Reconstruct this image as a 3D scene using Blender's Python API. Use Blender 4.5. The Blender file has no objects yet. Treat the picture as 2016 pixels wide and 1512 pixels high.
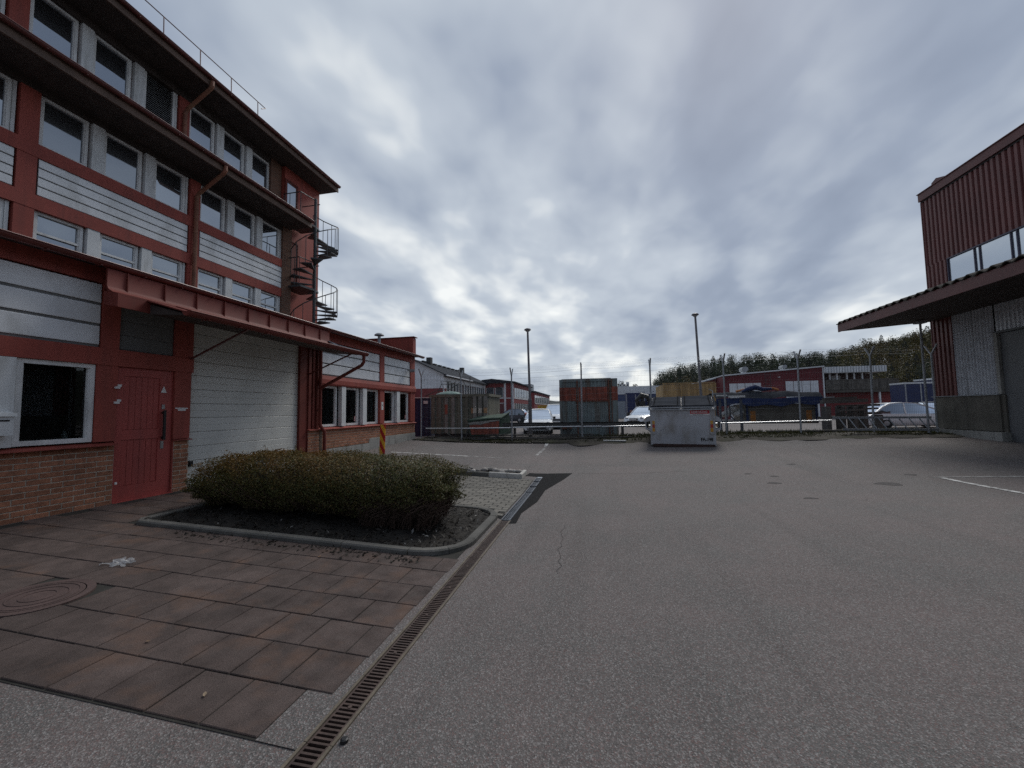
import bpy, math, random
import numpy as np
from mathutils import Vector, Matrix, Euler
random.seed(7); rng = np.random.default_rng(7)
SC = bpy.context.scene
COL = SC.collection
R = math.radians
# ---------------------------------------------------------------- camera
# world axes: Y runs along the left building, X to the right, Z up; origin on the asphalt under the camera
cam_d = bpy.data.cameras.new('camera'); cam = bpy.data.objects.new('camera', cam_d); COL.objects.link(cam)
cam_d.sensor_width = 36.0; cam_d.lens = 36.0 * 800 / 2016; cam_d.clip_start = 0.05; cam_d.clip_end = 3000
CAMX = [[0.978127, 0.028209, -0.206089], [0.207471, -0.061021, 0.976336], [-0.014966, 0.997738, 0.065539]]
cam.matrix_world = Matrix(((CAMX[0][0], CAMX[0][1], -CAMX[0][2], 0.0), (CAMX[1][0], CAMX[1][1], -CAMX[1][2], 0.0),
                           (CAMX[2][0], CAMX[2][1], -CAMX[2][2], 1.62), (0, 0, 0, 1)))
SC.camera = cam
# ---------------------------------------------------------------- sky and light
SUN_AZ, SUN_EL = R(18), R(46)          # azimuth from +Y towards +X
w = bpy.data.worlds.new('World'); SC.world = w; w.use_nodes = True
nt = w.node_tree; nt.nodes.clear()
def N(t, **k):
    n = nt.nodes.new(t)
    for a, b in k.items(): setattr(n, a, b)
    return n
def L(a, b): nt.links.new(a, b)
def wmath(op, a, b=None, c=None, clamp=False):
    n = N('ShaderNodeMath', operation=op, use_clamp=clamp)
    for i, v in enumerate((a, b, c)):
        if v is None: continue
        if isinstance(v, (int, float)): n.inputs[i].default_value = v
        else: L(v, n.inputs[i])
    return n.outputs[0]
def wramp(x, a, b, c=0.0, d=1.0):
    n = N('ShaderNodeMapRange', interpolation_type='SMOOTHSTEP')
    for i, v in enumerate((a, b, c, d)): n.inputs[i + 1].default_value = v
    L(x, n.inputs[0]); return n.outputs[0]
sky = N('ShaderNodeTexSky', sky_type='NISHITA', sun_disc=False, sun_elevation=SUN_EL, sun_rotation=SUN_AZ)
sky.air_density = 1.0; sky.dust_density = 1.5
skyb = N('ShaderNodeVectorMath', operation='SCALE'); skyb.inputs['Scale'].default_value = 0.07
L(sky.outputs[0], skyb.inputs[0])
tc = N('ShaderNodeTexCoord')
sep = N('ShaderNodeSeparateXYZ'); L(tc.outputs['Generated'], sep.inputs[0])
zc = wmath('MAXIMUM', sep.outputs[2], 0.0)
den = wmath('ADD', zc, 0.22)
px = wmath('DIVIDE', sep.outputs[0], den); py = wmath('DIVIDE', sep.outputs[1], den)
cmb = N('ShaderNodeCombineXYZ'); L(px, cmb.inputs[0]); L(py, cmb.inputs[1])
def cloud_noise(rot, sx, sy, off, scale, detail, rough, dist=0.0):
    m = N('ShaderNodeMapping'); m.inputs['Rotation'].default_value = (0, 0, R(rot)); m.inputs['Scale'].default_value = (sx, sy, 1)
    m.inputs['Location'].default_value = (off[0], off[1], off[2]); L(cmb.outputs[0], m.inputs[0])
    n = N('ShaderNodeTexNoise'); n.inputs['Scale'].default_value = scale; n.inputs['Detail'].default_value = detail
    n.inputs['Roughness'].default_value = rough; n.inputs['Distortion'].default_value = dist; L(m.outputs[0], n.inputs[0]); return n.outputs['Fac']
n_big = cloud_noise(-35, 1.0, 0.55, (3.1, 1.7, 0.4), 0.9, 2.0, 0.5, 0.3)
n_mid = cloud_noise(-40, 1.0, 0.55, (7.3, 2.2, 1.9), 2.5, 2.6, 0.48, 0.3)
n_fin = cloud_noise(-30, 1.0, 0.7, (1.3, 5.2, 4.4), 7.0, 2.5, 0.5, 0.2)
s1 = wmath('MULTIPLY', n_big, 0.44); s2 = wmath('MULTIPLY_ADD', n_mid, 0.40, s1); s3 = wmath('MULTIPLY_ADD', n_fin, 0.16, s2)
dens = wramp(s3, 0.24, 0.72)            # 0 = thin bright cloud, 1 = thick dark cloud
# light leaks through the thin cloud low in the sky, most of it round the hidden sun's side
glow_dir = Vector((math.sin(R(-30)) * math.cos(R(12)), math.cos(R(-30)) * math.cos(R(12)), math.sin(R(12))))
dot = N('ShaderNodeVectorMath', operation='DOT_PRODUCT'); L(tc.outputs['Generated'], dot.inputs[0]); dot.inputs[1].default_value = glow_dir
glow = wramp(dot.outputs['Value'], 0.55, 1.0)
low = wramp(sep.outputs[2], 0.0, 0.55, 1.0, 0.0)
thick = wmath('MULTIPLY_ADD', dens, 0.92, 0.15); thick = wmath('SUBTRACT', thick, wmath('MULTIPLY', low, 0.24)); thick = wmath('SUBTRACT', thick, wmath('MULTIPLY', glow, 0.26), clamp=True)
rampn = N('ShaderNodeValToRGB'); L(thick, rampn.inputs[0]); cr = rampn.color_ramp
cr.elements[0].position = 0.0; cr.elements[0].color = (0.78, 0.80, 0.79, 1)
cr.elements[1].position = 1.0; cr.elements[1].color = (0.146, 0.184, 0.260, 1)
e = cr.elements.new(0.22); e.color = (0.440, 0.488, 0.548, 1)
e = cr.elements.new(0.55); e.color = (0.256, 0.303, 0.386, 1)
mixn = N('ShaderNodeMix', data_type='RGBA'); mixn.inputs[0].default_value = 0.93
L(skyb.outputs[0], mixn.inputs[6]); L(rampn.outputs[0], mixn.inputs[7])
bg = N('ShaderNodeBackground'); bg.inputs['Strength'].default_value = 1.0; L(mixn.outputs[2], bg.inputs['Color'])
wo = N('ShaderNodeOutputWorld'); L(bg.outputs[0], wo.inputs[0])
sd = bpy.data.lights.new('sun', 'SUN'); sd.energy = 1.5; sd.angle = R(26); sd.color = (1.0, 0.97, 0.92)
sun = bpy.data.objects.new('sun', sd); COL.objects.link(sun); sun.location = (0, 0, 40)
sv = Vector((math.sin(SUN_AZ) * math.cos(SUN_EL), math.cos(SUN_AZ) * math.cos(SUN_EL), math.sin(SUN_EL)))
sun.rotation_euler = (-sv).to_track_quat('-Z', 'Y').to_euler()
SC.view_settings.view_transform = 'Standard'; SC.view_settings.look = 'None'
SC.view_settings.exposure = 0.3; SC.view_settings.gamma = 1.0; SC.view_settings.use_curve_mapping = False
SC.cycles.use_denoising = False; SC.cycles.max_bounces = 6; SC.cycles.diffuse_bounces = 3; SC.cycles.glossy_bounces = 3
SC.cycles.transparent_max_bounces = 8

# ---------------------------------------------------------------- helpers
ORG = {}
def link(o, parent=None):
    COL.objects.link(o)
    if parent is not None:
        o.parent = parent; ORG[o.name] = ORG.get(parent.name, Vector((0, 0, 0)))
    return o
def tag(o, label=None, cat=None, group=None, kind=None):
    if label: o['label'] = label
    if cat: o['category'] = cat
    if group: o['group'] = group
    if kind: o['kind'] = kind
    return o
def thing(name, label, cat, loc=(0, 0, 0), group=None, kind=None, rz=0.0, local=False):
    o = bpy.data.objects.new(name, None); o.empty_display_size = 0.2
    COL.objects.link(o); o.location = loc; o.rotation_euler = (0, 0, rz)
    ORG[o.name] = Vector((0, 0, 0)) if local else Vector(loc)
    return tag(o, label, cat, group, kind)
class MB:
    def __init__(s): s.v = []; s.f = []; s.m = []
    def add(s, vs, fs, mi=0):
        b = len(s.v); s.v.extend(vs); s.f.extend([tuple(i + b for i in f) for f in fs]); s.m.extend([mi] * len(fs)); return s
    def box(s, x0, x1, y0, y1, z0, z1, mi=0):
        if x0 > x1: x0, x1 = x1, x0
        if y0 > y1: y0, y1 = y1, y0
        return s.add([(x0,y0,z0),(x1,y0,z0),(x1,y1,z0),(x0,y1,z0),(x0,y0,z1),(x1,y0,z1),(x1,y1,z1),(x0,y1,z1)],
                     [(0,3,2,1),(4,5,6,7),(0,1,5,4),(1,2,6,5),(2,3,7,6),(3,0,4,7)], mi)
    def hexa(s, p, mi=0):      # 8 corner points, bottom four then top four, counter-clockwise
        return s.add(p, [(0,3,2,1),(4,5,6,7),(0,1,5,4),(1,2,6,5),(2,3,7,6),(3,0,4,7)], mi)
    def quad(s, a, b, c, d, mi=0): return s.add([a, b, c, d], [(0, 1, 2, 3)], mi)
    def prism(s, poly, axis, a, b, mi=0):   # extrude a 2-D outline along an axis from a to b
        n = len(poly)
        def P(u, v, t): return {'x': (t, u, v), 'y': (u, t, v), 'z': (u, v, t)}[axis]
        vs = [P(u, v, a) for u, v in poly] + [P(u, v, b) for u, v in poly]
        fs = [tuple(range(n)), tuple(range(2 * n - 1, n - 1, -1))] + [(i, i + n, (i + 1) % n + n, (i + 1) % n) for i in range(n)]
        return s.add(vs, fs, mi)
    def beam(s, a, b, w, h, mi=0, up=(0, 0, 1)):   # a bar from a to b, w wide and h high
        a, b = Vector(a), Vector(b); d = (b - a).normalized(); u = Vector(up)
        r = d.cross(u)
        if r.length < 1e-4: r = d.cross(Vector((1, 0, 0)))
        r.normalize(); u = r.cross(d); r = r * (w / 2); u = u * (h / 2)
        return s.hexa([tuple(q) for q in (a - r - u, a + r - u, b + r - u, b - r - u, a - r + u, a + r + u, b + r + u, b - r + u)], mi)
    def tube(s, pts, r, n=8, mi=0, cap=True):
        pts = [Vector(p) for p in pts]; k = len(pts); rr = r if isinstance(r, (list, tuple)) else [r] * k
        t0 = (pts[1] - pts[0]).normalized(); ref = Vector((0, 0, 1)) if abs(t0.z) < 0.9 else Vector((1, 0, 0))
        vs = []
        for i, p in enumerate(pts):
            t = ((pts[min(i + 1, k - 1)] - p).normalized() + (p - pts[max(i - 1, 0)]).normalized())
            t = t.normalized() if t.length > 1e-6 else t0
            a = t.cross(ref)
            if a.length < 1e-3: a = t.cross(Vector((0, 1, 0)))
            a.normalize(); b = t.cross(a); ref = a.cross(t) * 1.0
            if ref.length < 1e-3: ref = Vector((0, 0, 1))
            for j in range(n):
                q = 2 * math.pi * j / n; vs.append(tuple(p + (a * math.cos(q) + b * math.sin(q)) * rr[i]))
        fs = [(i * n + j, i * n + (j + 1) % n, (i + 1) * n + (j + 1) % n, (i + 1) * n + j) for i in range(k - 1) for j in range(n)]
        if cap: fs += [tuple(range(n - 1, -1, -1)), tuple((k - 1) * n + j for j in range(n))]
        return s.add(vs, fs, mi)
    def lathe(s, prof, c=(0, 0, 0), n=16, mi=0):   # profile (radius, z) turned round a vertical axis
        vs = []; k = len(prof)
        for r_, z in prof:
            for j in range(n):
                q = 2 * math.pi * j / n; vs.append((c[0] + r_ * math.cos(q), c[1] + r_ * math.sin(q), c[2] + z))
        fs = [(i * n + j, i * n + (j + 1) % n, (i + 1) * n + (j + 1) % n, (i + 1) * n + j) for i in range(k - 1) for j in range(n)]
        fs += [tuple(range(n - 1, -1, -1)), tuple((k - 1) * n + j for j in range(n))]
        return s.add(vs, fs, mi)
    def mesh(s, name, mats, org=Vector((0, 0, 0)), smooth=False):
        me = bpy.data.meshes.new(name)
        me.from_pydata([(v[0] - org[0], v[1] - org[1], v[2] - org[2]) for v in s.v], [], s.f)
        for m in (mats if isinstance(mats, (list, tuple)) else [mats]): me.materials.append(m)
        if any(s.m): me.polygons.foreach_set('material_index', s.m)
        if smooth is True: me.polygons.foreach_set('use_smooth', [True] * len(s.f))
        me.update(); return me
    def build(s, name, mats, parent=None, smooth=False):
        org = ORG.get(parent.name, Vector((0, 0, 0))) if parent else Vector((0, 0, 0))
        me = s.mesh(name, mats, org, smooth)
        o = bpy.data.objects.new(name, me)
        if smooth == 'auto':
            me.polygons.foreach_set('use_smooth', [True] * len(s.f))
            try: me.set_sharp_from_angle(angle=R(35))
            except Exception: pass
        return link(o, parent)
def piece(name, me, parent, loc, rot=(0, 0, 0), scl=None):   # a piece that shares its mesh with its likes
    o = bpy.data.objects.new(name, me); link(o, parent)
    o.location = Vector(loc) - ORG.get(parent.name, Vector((0, 0, 0))); o.rotation_euler = rot
    if scl: o.scale = scl
    return o
def build1(name, mat, parent, *boxes):
    m = MB()
    for b in boxes: m.box(*b)
    return m.build(name, mat, parent)
def copy_tree(o, parent=None):
    c = o.copy(); COL.objects.link(c); c.parent = parent
    for k in list(o.children): copy_tree(k, c)
    return c

# ---------------------------------------------------------------- materials
def mat(name, col, rough=0.7, var=0.18, vs=2.0, fine=0.12, fs=60.0, bump=0.0, bs=80.0, metal=0.0, spec=0.4, rnd=0.0,
        dirt=None, dirt_amt=0.5, dirt_scale=(6, 6, 0.7), dirt_lo=0.5, dirt_hi=0.75, ior=1.5, rvar=0.0):
    m = bpy.data.materials.new(name); m.use_nodes = True; t = m.node_tree; n = t.nodes; b = n['Principled BSDF']
    def lk(a, c): t.links.new(a, c)
    def mx(a, c, f, mode='MIX'):
        q = n.new('ShaderNodeMix'); q.data_type = 'RGBA'; q.blend_type = mode
        for i, v in ((0, f), (6, a), (7, c)):
            if isinstance(v, (int, float)): q.inputs[i].default_value = v
            elif isinstance(v, tuple): q.inputs[i].default_value = (*v, 1)
            else: lk(v, q.inputs[i])
        return q.outputs[2]
    def nz(scale, detail=3.0, rough_=0.55, vec=None):
        q = n.new('ShaderNodeTexNoise'); q.inputs['Scale'].default_value = scale; q.inputs['Detail'].default_value = detail
        q.inputs['Roughness'].default_value = rough_; lk(vec or geo.outputs['Position'], q.inputs[0]); return q.outputs['Fac']
    def rng_(x, a, c, lo, hi):
        q = n.new('ShaderNodeMapRange'); lk(x, q.inputs[0])
        for i, v in enumerate((a, c, lo, hi)): q.inputs[i + 1].default_value = v
        return q.outputs[0]
    geo = n.new('ShaderNodeNewGeometry')
    lo = tuple(c * (1 - var) for c in col); hi = tuple(min(1, c * (1 + var)) for c in col)
    c = mx(lo, hi, rng_(nz(vs, 4), 0.3, 0.7, 0, 1))
    if fine:
        g = rng_(nz(fs, 2), 0.3, 0.7, 1 - fine, 1 + fine)
        q = n.new('ShaderNodeVectorMath'); q.operation = 'SCALE'; lk(c, q.inputs[0]); lk(g, q.inputs['Scale']); c = q.outputs[0]
    if rnd:
        oi = n.new('ShaderNodeObjectInfo'); g = rng_(oi.outputs['Random'], 0, 1, 1 - rnd, 1 + rnd)
        q = n.new('ShaderNodeVectorMath'); q.operation = 'SCALE'; lk(c, q.inputs[0]); lk(g, q.inputs['Scale']); c = q.outputs[0]
    if dirt:
        mp = n.new('ShaderNodeMapping'); mp.inputs['Scale'].default_value = dirt_scale; lk(geo.outputs['Position'], mp.inputs[0])
        f = rng_(nz(1.0, 5, 0.6, mp.outputs[0]), dirt_lo, dirt_hi, 0, dirt_amt)
        c = mx(c, dirt, f)
    lk(c, b.inputs['Base Color'])
    b.inputs['Roughness'].default_value = rough; b.inputs['Metallic'].default_value = metal
    b.inputs['Specular IOR Level'].default_value = spec; b.inputs['IOR'].default_value = ior
    if rvar: lk(rng_(nz(vs * 2.3, 4), 0.3, 0.7, max(0.05, rough - rvar), min(1, rough + rvar)), b.inputs['Roughness'])
    if bump:
        bp = n.new('ShaderNodeBump'); bp.inputs['Strength'].default_value = bump; bp.inputs['Distance'].default_value = 0.01
        lk(nz(bs, 3), bp.inputs['Height']); lk(bp.outputs[0], b.inputs['Normal'])
    return m
def glass_mat(name, tint=(0.012, 0.014, 0.016), refl=0.33, rough=0.02, grey=(0.76, 0.83, 0.93)):
    m = bpy.data.materials.new(name); m.use_nodes = True; t = m.node_tree; n = t.nodes
    b = n['Principled BSDF']; b.inputs['Base Color'].default_value = (*tint, 1); b.inputs['Roughness'].default_value = 0.3
    g = n.new('ShaderNodeBsdfGlossy'); g.inputs['Color'].default_value = (*grey, 1); g.inputs['Roughness'].default_value = rough
    lw = n.new('ShaderNodeLayerWeight'); lw.inputs['Blend'].default_value = 0.35
    mr = n.new('ShaderNodeMapRange'); mr.inputs[3].default_value = refl; mr.inputs[4].default_value = 0.95; t.links.new(lw.outputs['Fresnel'], mr.inputs[0])
    geo = n.new('ShaderNodeNewGeometry'); nz = n.new('ShaderNodeTexNoise'); nz.inputs['Scale'].default_value = 1.3; t.links.new(geo.outputs['Position'], nz.inputs[0])
    bp = n.new('ShaderNodeBump'); bp.inputs['Strength'].default_value = 0.04; bp.inputs['Distance'].default_value = 0.05; t.links.new(nz.outputs[0], bp.inputs['Height'])
    t.links.new(bp.outputs[0], g.inputs['Normal'])
    mx = n.new('ShaderNodeMixShader'); t.links.new(mr.outputs[0], mx.inputs[0]); t.links.new(b.outputs[0], mx.inputs[1]); t.links.new(g.outputs[0], mx.inputs[2])
    t.links.new(mx.outputs[0], n['Material Output'].inputs[0]); return m
def leaf_mat(name, rough=0.6, trans=0.25):
    m = bpy.data.materials.new(name); m.use_nodes = True; t = m.node_tree; n = t.nodes; b = n['Principled BSDF']
    a = n.new('ShaderNodeAttribute'); a.attribute_name = 'Col'; t.links.new(a.outputs['Color'], b.inputs['Base Color'])
    b.inputs['Roughness'].default_value = rough; b.inputs['Specular IOR Level'].default_value = 0.25
    tr = n.new('ShaderNodeBsdfTranslucent'); t.links.new(a.outputs['Color'], tr.inputs[0])
    mx = n.new('ShaderNodeMixShader'); mx.inputs[0].default_value = trans
    t.links.new(b.outputs[0], mx.inputs[1]); t.links.new(tr.outputs[0], mx.inputs[2]); t.links.new(mx.outputs[0], n['Material Output'].inputs[0]); return m
def asphalt_mat(name, base, warm, chip, darkpatch=0.35, redchip=(0.17, 0.095, 0.085), dark=(0.03, 0.03, 0.03), rough=0.85, spec=0.3):
    m = bpy.data.materials.new(name); m.use_nodes = True; t = m.node_tree; n = t.nodes; b = n['Principled BSDF']
    geo = n.new('ShaderNodeNewGeometry')
    def lk(a, c): t.links.new(a, c)
    def nz(scale, detail=3.0, rough_=0.55, dist=0.0):
        q = n.new('ShaderNodeTexNoise'); q.inputs['Scale'].default_value = scale; q.inputs['Detail'].default_value = detail; q.inputs['Distortion'].default_value = dist
        q.inputs['Roughness'].default_value = rough_; lk(geo.outputs['Position'], q.inputs[0]); return q.outputs['Fac']
    def mr(x, a, c, lo, hi):
        q = n.new('ShaderNodeMapRange'); lk(x, q.inputs[0])
        for i, v in enumerate((a, c, lo, hi)): q.inputs[i + 1].default_value = v
        return q.outputs[0]
    def mx(a, c, f):
        q = n.new('ShaderNodeMix'); q.data_type = 'RGBA'
        for i, v in ((0, f), (6, a), (7, c)):
            if isinstance(v, (int, float)): q.inputs[i].default_value = v
            elif isinstance(v, tuple): q.inputs[i].default_value = (*v, 1)
            else: lk(v, q.inputs[i])
        return q.outputs[2]
    c = mx(base, warm, mr(nz(0.8, 5, 0.65, 0.5), 0.38, 0.62, 0, 1))
    mpk = n.new('ShaderNodeMapping'); mpk.inputs['Rotation'].default_value = (0, 0, 0.35); mpk.inputs['Scale'].default_value = (2.4, 0.16, 1); lk(geo.outputs['Position'], mpk.inputs[0])
    tk = n.new('ShaderNodeTexNoise'); tk.inputs['Scale'].default_value = 1.0; tk.inputs['Detail'].default_value = 4; lk(mpk.outputs[0], tk.inputs[0])
    c = mx(c, tuple(x * 0.70 for x in base), mr(tk.outputs['Fac'], 0.52, 0.70, 0, darkpatch))
    c = mx(c, tuple(x * 0.62 for x in base), mr(nz(0.23, 5, 0.62, 0.8), 0.46, 0.68, 0, darkpatch))
    vo = n.new('ShaderNodeTexVoronoi'); vo.inputs['Scale'].default_value = 145; lk(geo.outputs['Position'], vo.inputs[0])
    sp = n.new('ShaderNodeSeparateColor'); lk(vo.outputs['Color'], sp.inputs[0])
    c = mx(c, chip, mr(sp.outputs[0], 0.60, 1.0, 0.0, 0.70))
    c = mx(c, dark, mr(sp.outputs[1], 0.55, 1.0, 0.0, 0.55))
    c = mx(c, redchip, mr(sp.outputs[2], 0.72, 1.0, 0.0, 0.6))
    g = mr(nz(330, 2), 0.3, 0.7, 0.72, 1.28)
    q = n.new('ShaderNodeVectorMath'); q.operation = 'SCALE'; lk(c, q.inputs[0]); lk(g, q.inputs['Scale'])
    # short open cracks
    vc = n.new('ShaderNodeTexVoronoi'); vc.feature = 'DISTANCE_TO_EDGE'; vc.inputs['Scale'].default_value = 0.35
    nv = n.new('ShaderNodeTexNoise'); nv.inputs['Scale'].default_value = 2.2; nv.inputs['Detail'].default_value = 5; lk(geo.outputs['Position'], nv.inputs[0])
    va = n.new('ShaderNodeVectorMath'); va.operation = 'MULTIPLY_ADD'; lk(nv.outputs['Color'], va.inputs[0]); va.inputs[1].default_value = (0.9, 0.9, 0.9); lk(geo.outputs['Position'], va.inputs[2])
    lk(va.outputs[0], vc.inputs[0])
    cm = n.new('ShaderNodeMath'); cm.operation = 'MULTIPLY'; lk(mr(vc.outputs['Distance'], 0.0, 0.0035, 1, 0), cm.inputs[0]); lk(mr(nz(0.4, 2), 0.55, 0.66, 0, 0.7), cm.inputs[1])
    c = mx(q.outputs[0], (0.02, 0.019, 0.018), cm.outputs[0])
    lk(c, b.inputs['Base Color']); b.inputs['Roughness'].default_value = rough; b.inputs['Specular IOR Level'].default_value = spec
    bp = n.new('ShaderNodeBump'); bp.inputs['Strength'].default_value = 0.55; bp.inputs['Distance'].default_value = 0.006
    lk(vo.outputs['Distance'], bp.inputs['Height']); lk(bp.outputs[0], b.inputs['Normal'])
    return m
RED = (0.315, 0.072, 0.053)
m_red = mat('red_paint', RED, 0.65, 0.16, 1.1, 0.10, 45, dirt=(0.17, 0.052, 0.042), dirt_amt=0.6, dirt_scale=(5, 5, 0.5), spec=0.3)
m_redmetal = mat('red_sheet_metal', (0.155, 0.034, 0.025), 0.6, 0.14, 1.2, 0.06, 40, spec=0.25, dirt=(0.12, 0.045, 0.035), dirt_amt=0.5, dirt_scale=(4, 4, 0.8))
m_gutter = mat('gutter_maroon', (0.12, 0.032, 0.026), 0.4, 0.2, 3, 0.1, 40, spec=0.5)
m_fascia = mat('brown_fascia', (0.135, 0.088, 0.066), 0.7, 0.25, 3, 0.15, 30)
m_soffit = mat('dark_soffit', (0.055, 0.042, 0.036), 0.8, 0.3, 4)
m_panel = mat('white_panel', (0.76, 0.77, 0.77), 0.45, 0.06, 1.2, 0.10, 130, dirt=(0.40, 0.40, 0.375), dirt_amt=0.6, dirt_scale=(2.5, 2.5, 1.4), dirt_lo=0.48, dirt_hi=0.75, rnd=0.04)
m_frame = mat('white_frame', (0.74, 0.74, 0.72), 0.5, 0.08, 3, 0.06, 60, dirt=(0.28, 0.27, 0.25), dirt_amt=0.4, dirt_scale=(8, 8, 2))
m_post = mat('white_post', (0.68, 0.69, 0.68), 0.6, 0.10, 2, 0.08, 60, dirt=(0.30, 0.29, 0.26), dirt_amt=0.6, dirt_scale=(7, 7, 1.2))
m_glass = glass_mat('window_glass')
m_glassd = glass_mat('dark_window_glass', refl=0.07)
m_glassv = [m_glass, m_glass, glass_mat('window_glass_blind', (0.055, 0.055, 0.05), 0.30), glass_mat('window_glass_old', (0.02, 0.022, 0.024), 0.24, 0.05)]
m_clear = bpy.data.materials.new('clear_glass'); m_clear.use_nodes = True; _n = m_clear.node_tree.nodes; _l = m_clear.node_tree.links
_tr = _n.new('ShaderNodeBsdfTransparent'); _tr.inputs[0].default_value = (.62, .66, .66, 1); _gl = _n.new('ShaderNodeBsdfGlossy'); _gl.inputs['Roughness'].default_value = .02; _fr = _n.new('ShaderNodeFresnel'); _fr.inputs[0].default_value = 1.45; _ms = _n.new('ShaderNodeMixShader')
_l.new(_fr.outputs[0], _ms.inputs[0]); _l.new(_tr.outputs[0], _ms.inputs[1]); _l.new(_gl.outputs[0], _ms.inputs[2]); _l.new(_ms.outputs[0], _n['Material Output'].inputs[0])
m_brick = mat('brick', (0.34, 0.145, 0.082), 0.85, 0.22, 14, 0.22, 120, bump=0.4, bs=180, rnd=0.22, dirt=(0.10, 0.055, 0.04), dirt_amt=0.5, dirt_scale=(9, 9, 9))
m_mortar = mat('mortar', (0.46, 0.39, 0.31), 0.95, 0.2, 8, 0.25, 150, bump=0.4, bs=200)
m_conc = mat('concrete', (0.33, 0.325, 0.30), 0.9, 0.2, 1.6, 0.15, 90, bump=0.3, bs=120, dirt=(0.12, 0.115, 0.10), dirt_amt=0.7, dirt_scale=(4, 4, 1.5))
m_concd = mat('weathered_concrete', (0.135, 0.125, 0.105), 0.9, 0.2, 2.5, 0.2, 60, bump=0.3, bs=90, dirt=(0.06, 0.057, 0.05), dirt_amt=0.6, dirt_scale=(7, 7, 0.8))
m_roof = mat('dark_roof', (0.06, 0.055, 0.055), 0.9, 0.25, 2, spec=0.1)
m_oil = None
m_garage = mat('garage_white', (0.64, 0.64, 0.60), 0.45, 0.06, 1.0, 0.05, 80, dirt=(0.44, 0.44, 0.41), dirt_amt=0.45, dirt_scale=(2, 2, 1.2), rnd=0.02)
m_door = mat('red_door', (0.37, 0.070, 0.058), 0.5, 0.08, 2, 0.08, 60, dirt=(0.17, 0.05, 0.045), dirt_amt=0.35)
m_black = mat('black_plastic', (0.012, 0.012, 0.013), 0.45, 0.1, 5)
m_steel = mat('dull_steel', (0.30, 0.30, 0.30), 0.45, 0.15, 6, 0.1, 50, metal=0.7)
m_galv = mat('galvanised', (0.33, 0.345, 0.36), 0.5, 0.2, 9, 0.12, 60, metal=0.35, dirt=(0.16, 0.15, 0.14), dirt_amt=0.5, dirt_scale=(5, 5, 1.5))
m_alu = mat('bright_aluminium', (0.62, 0.63, 0.64), 0.35, 0.1, 5, 0.08, 60, metal=0.7)
m_dksteel = mat('dark_steel', (0.075, 0.078, 0.08), 0.5, 0.25, 7, 0.1, 50, metal=0.4)
m_asph = asphalt_mat('asphalt', (0.121, 0.114, 0.108), (0.147, 0.124, 0.117), (0.33, 0.312, 0.30), 0.6)
m_oil = asphalt_mat('oily_asphalt', (0.055, 0.05, 0.05), (0.06, 0.054, 0.052), (0.14, 0.13, 0.125), 0.1, (0.09, 0.06, 0.055))
m_asphn = asphalt_mat('new_asphalt', (0.017, 0.017, 0.018), (0.021, 0.020, 0.021), (0.035, 0.035, 0.035), 0.1, (0.03, 0.027, 0.026), (0.01, 0.01, 0.01), 0.95, 0.08)
m_paint = mat('road_paint', (0.62, 0.61, 0.58), 0.8, 0.2, 5, 0.3, 120, dirt=(0.16, 0.15, 0.145), dirt_amt=0.85, dirt_scale=(9, 9, 9), dirt_lo=0.45, dirt_hi=0.6)
m_paintw = mat('worn_road_paint', (0.40, 0.39, 0.37), 0.85, 0.2, 5, 0.3, 120, dirt=(0.15, 0.14, 0.135), dirt_amt=0.95, dirt_scale=(9, 9, 9), dirt_lo=0.36, dirt_hi=0.56)
m_rpipe = mat('rusty_red_pipe', (0.22, 0.085, 0.05), 0.55, 0.25, 4, 0.12, 60, dirt=(0.26, 0.16, 0.09), dirt_amt=0.7, dirt_scale=(4, 4, 0.7))
m_htrim = mat('hall_trim', (0.125, 0.040, 0.036), 0.5, 0.18, 1.5, 0.08, 40, dirt=(0.07, 0.03, 0.028), dirt_amt=0.5)
m_rust = mat('rust', (0.16, 0.06, 0.035), 0.85, 0.3, 6, 0.2, 80)
# ---------------------------------------------------------------- ground height
FX = [(-60, 0.45), (-7.3, 0.50), (-5.5, 0.40), (-3.4, 0.40), (-0.6, 0.50), (4.5, 0.63), (9.0, 0.68), (11.0, 0.66), (60, 0.66)]
def lerp_tab(tab, x):
    if x <= tab[0][0]: return tab[0][1]
    for (a, fa), (b, fb) in zip(tab, tab[1:]):
        if x <= b: return fa + (fb - fa) * (x - a) / (b - a)
    return tab[-1][1]
def sstep(a, b, x):
    t = max(0.0, min(1.0, (x - a) / (b - a))); return t * t * (3 - 2 * t)
def gz(X, Y):
    x = max(-7.6, min(12.0, X))
    a = 0.042 * (-1.41 - x) if x < -1.41 else 0.03 * (x + 1.41)
    z = a + 0.033 * max(0.0, min(Y, 15.0) - 8.0)
    if Y > 14.6: z += (lerp_tab(FX, X) - z) * sstep(14.6, 15.9, Y)
    if Y > 16.6: z += (0.45 - z) * sstep(16.6, 18.2, Y)
    if Y > 18.5: z += (0.30 - z) * sstep(18.5, 21.5, Y)
    return z
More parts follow.
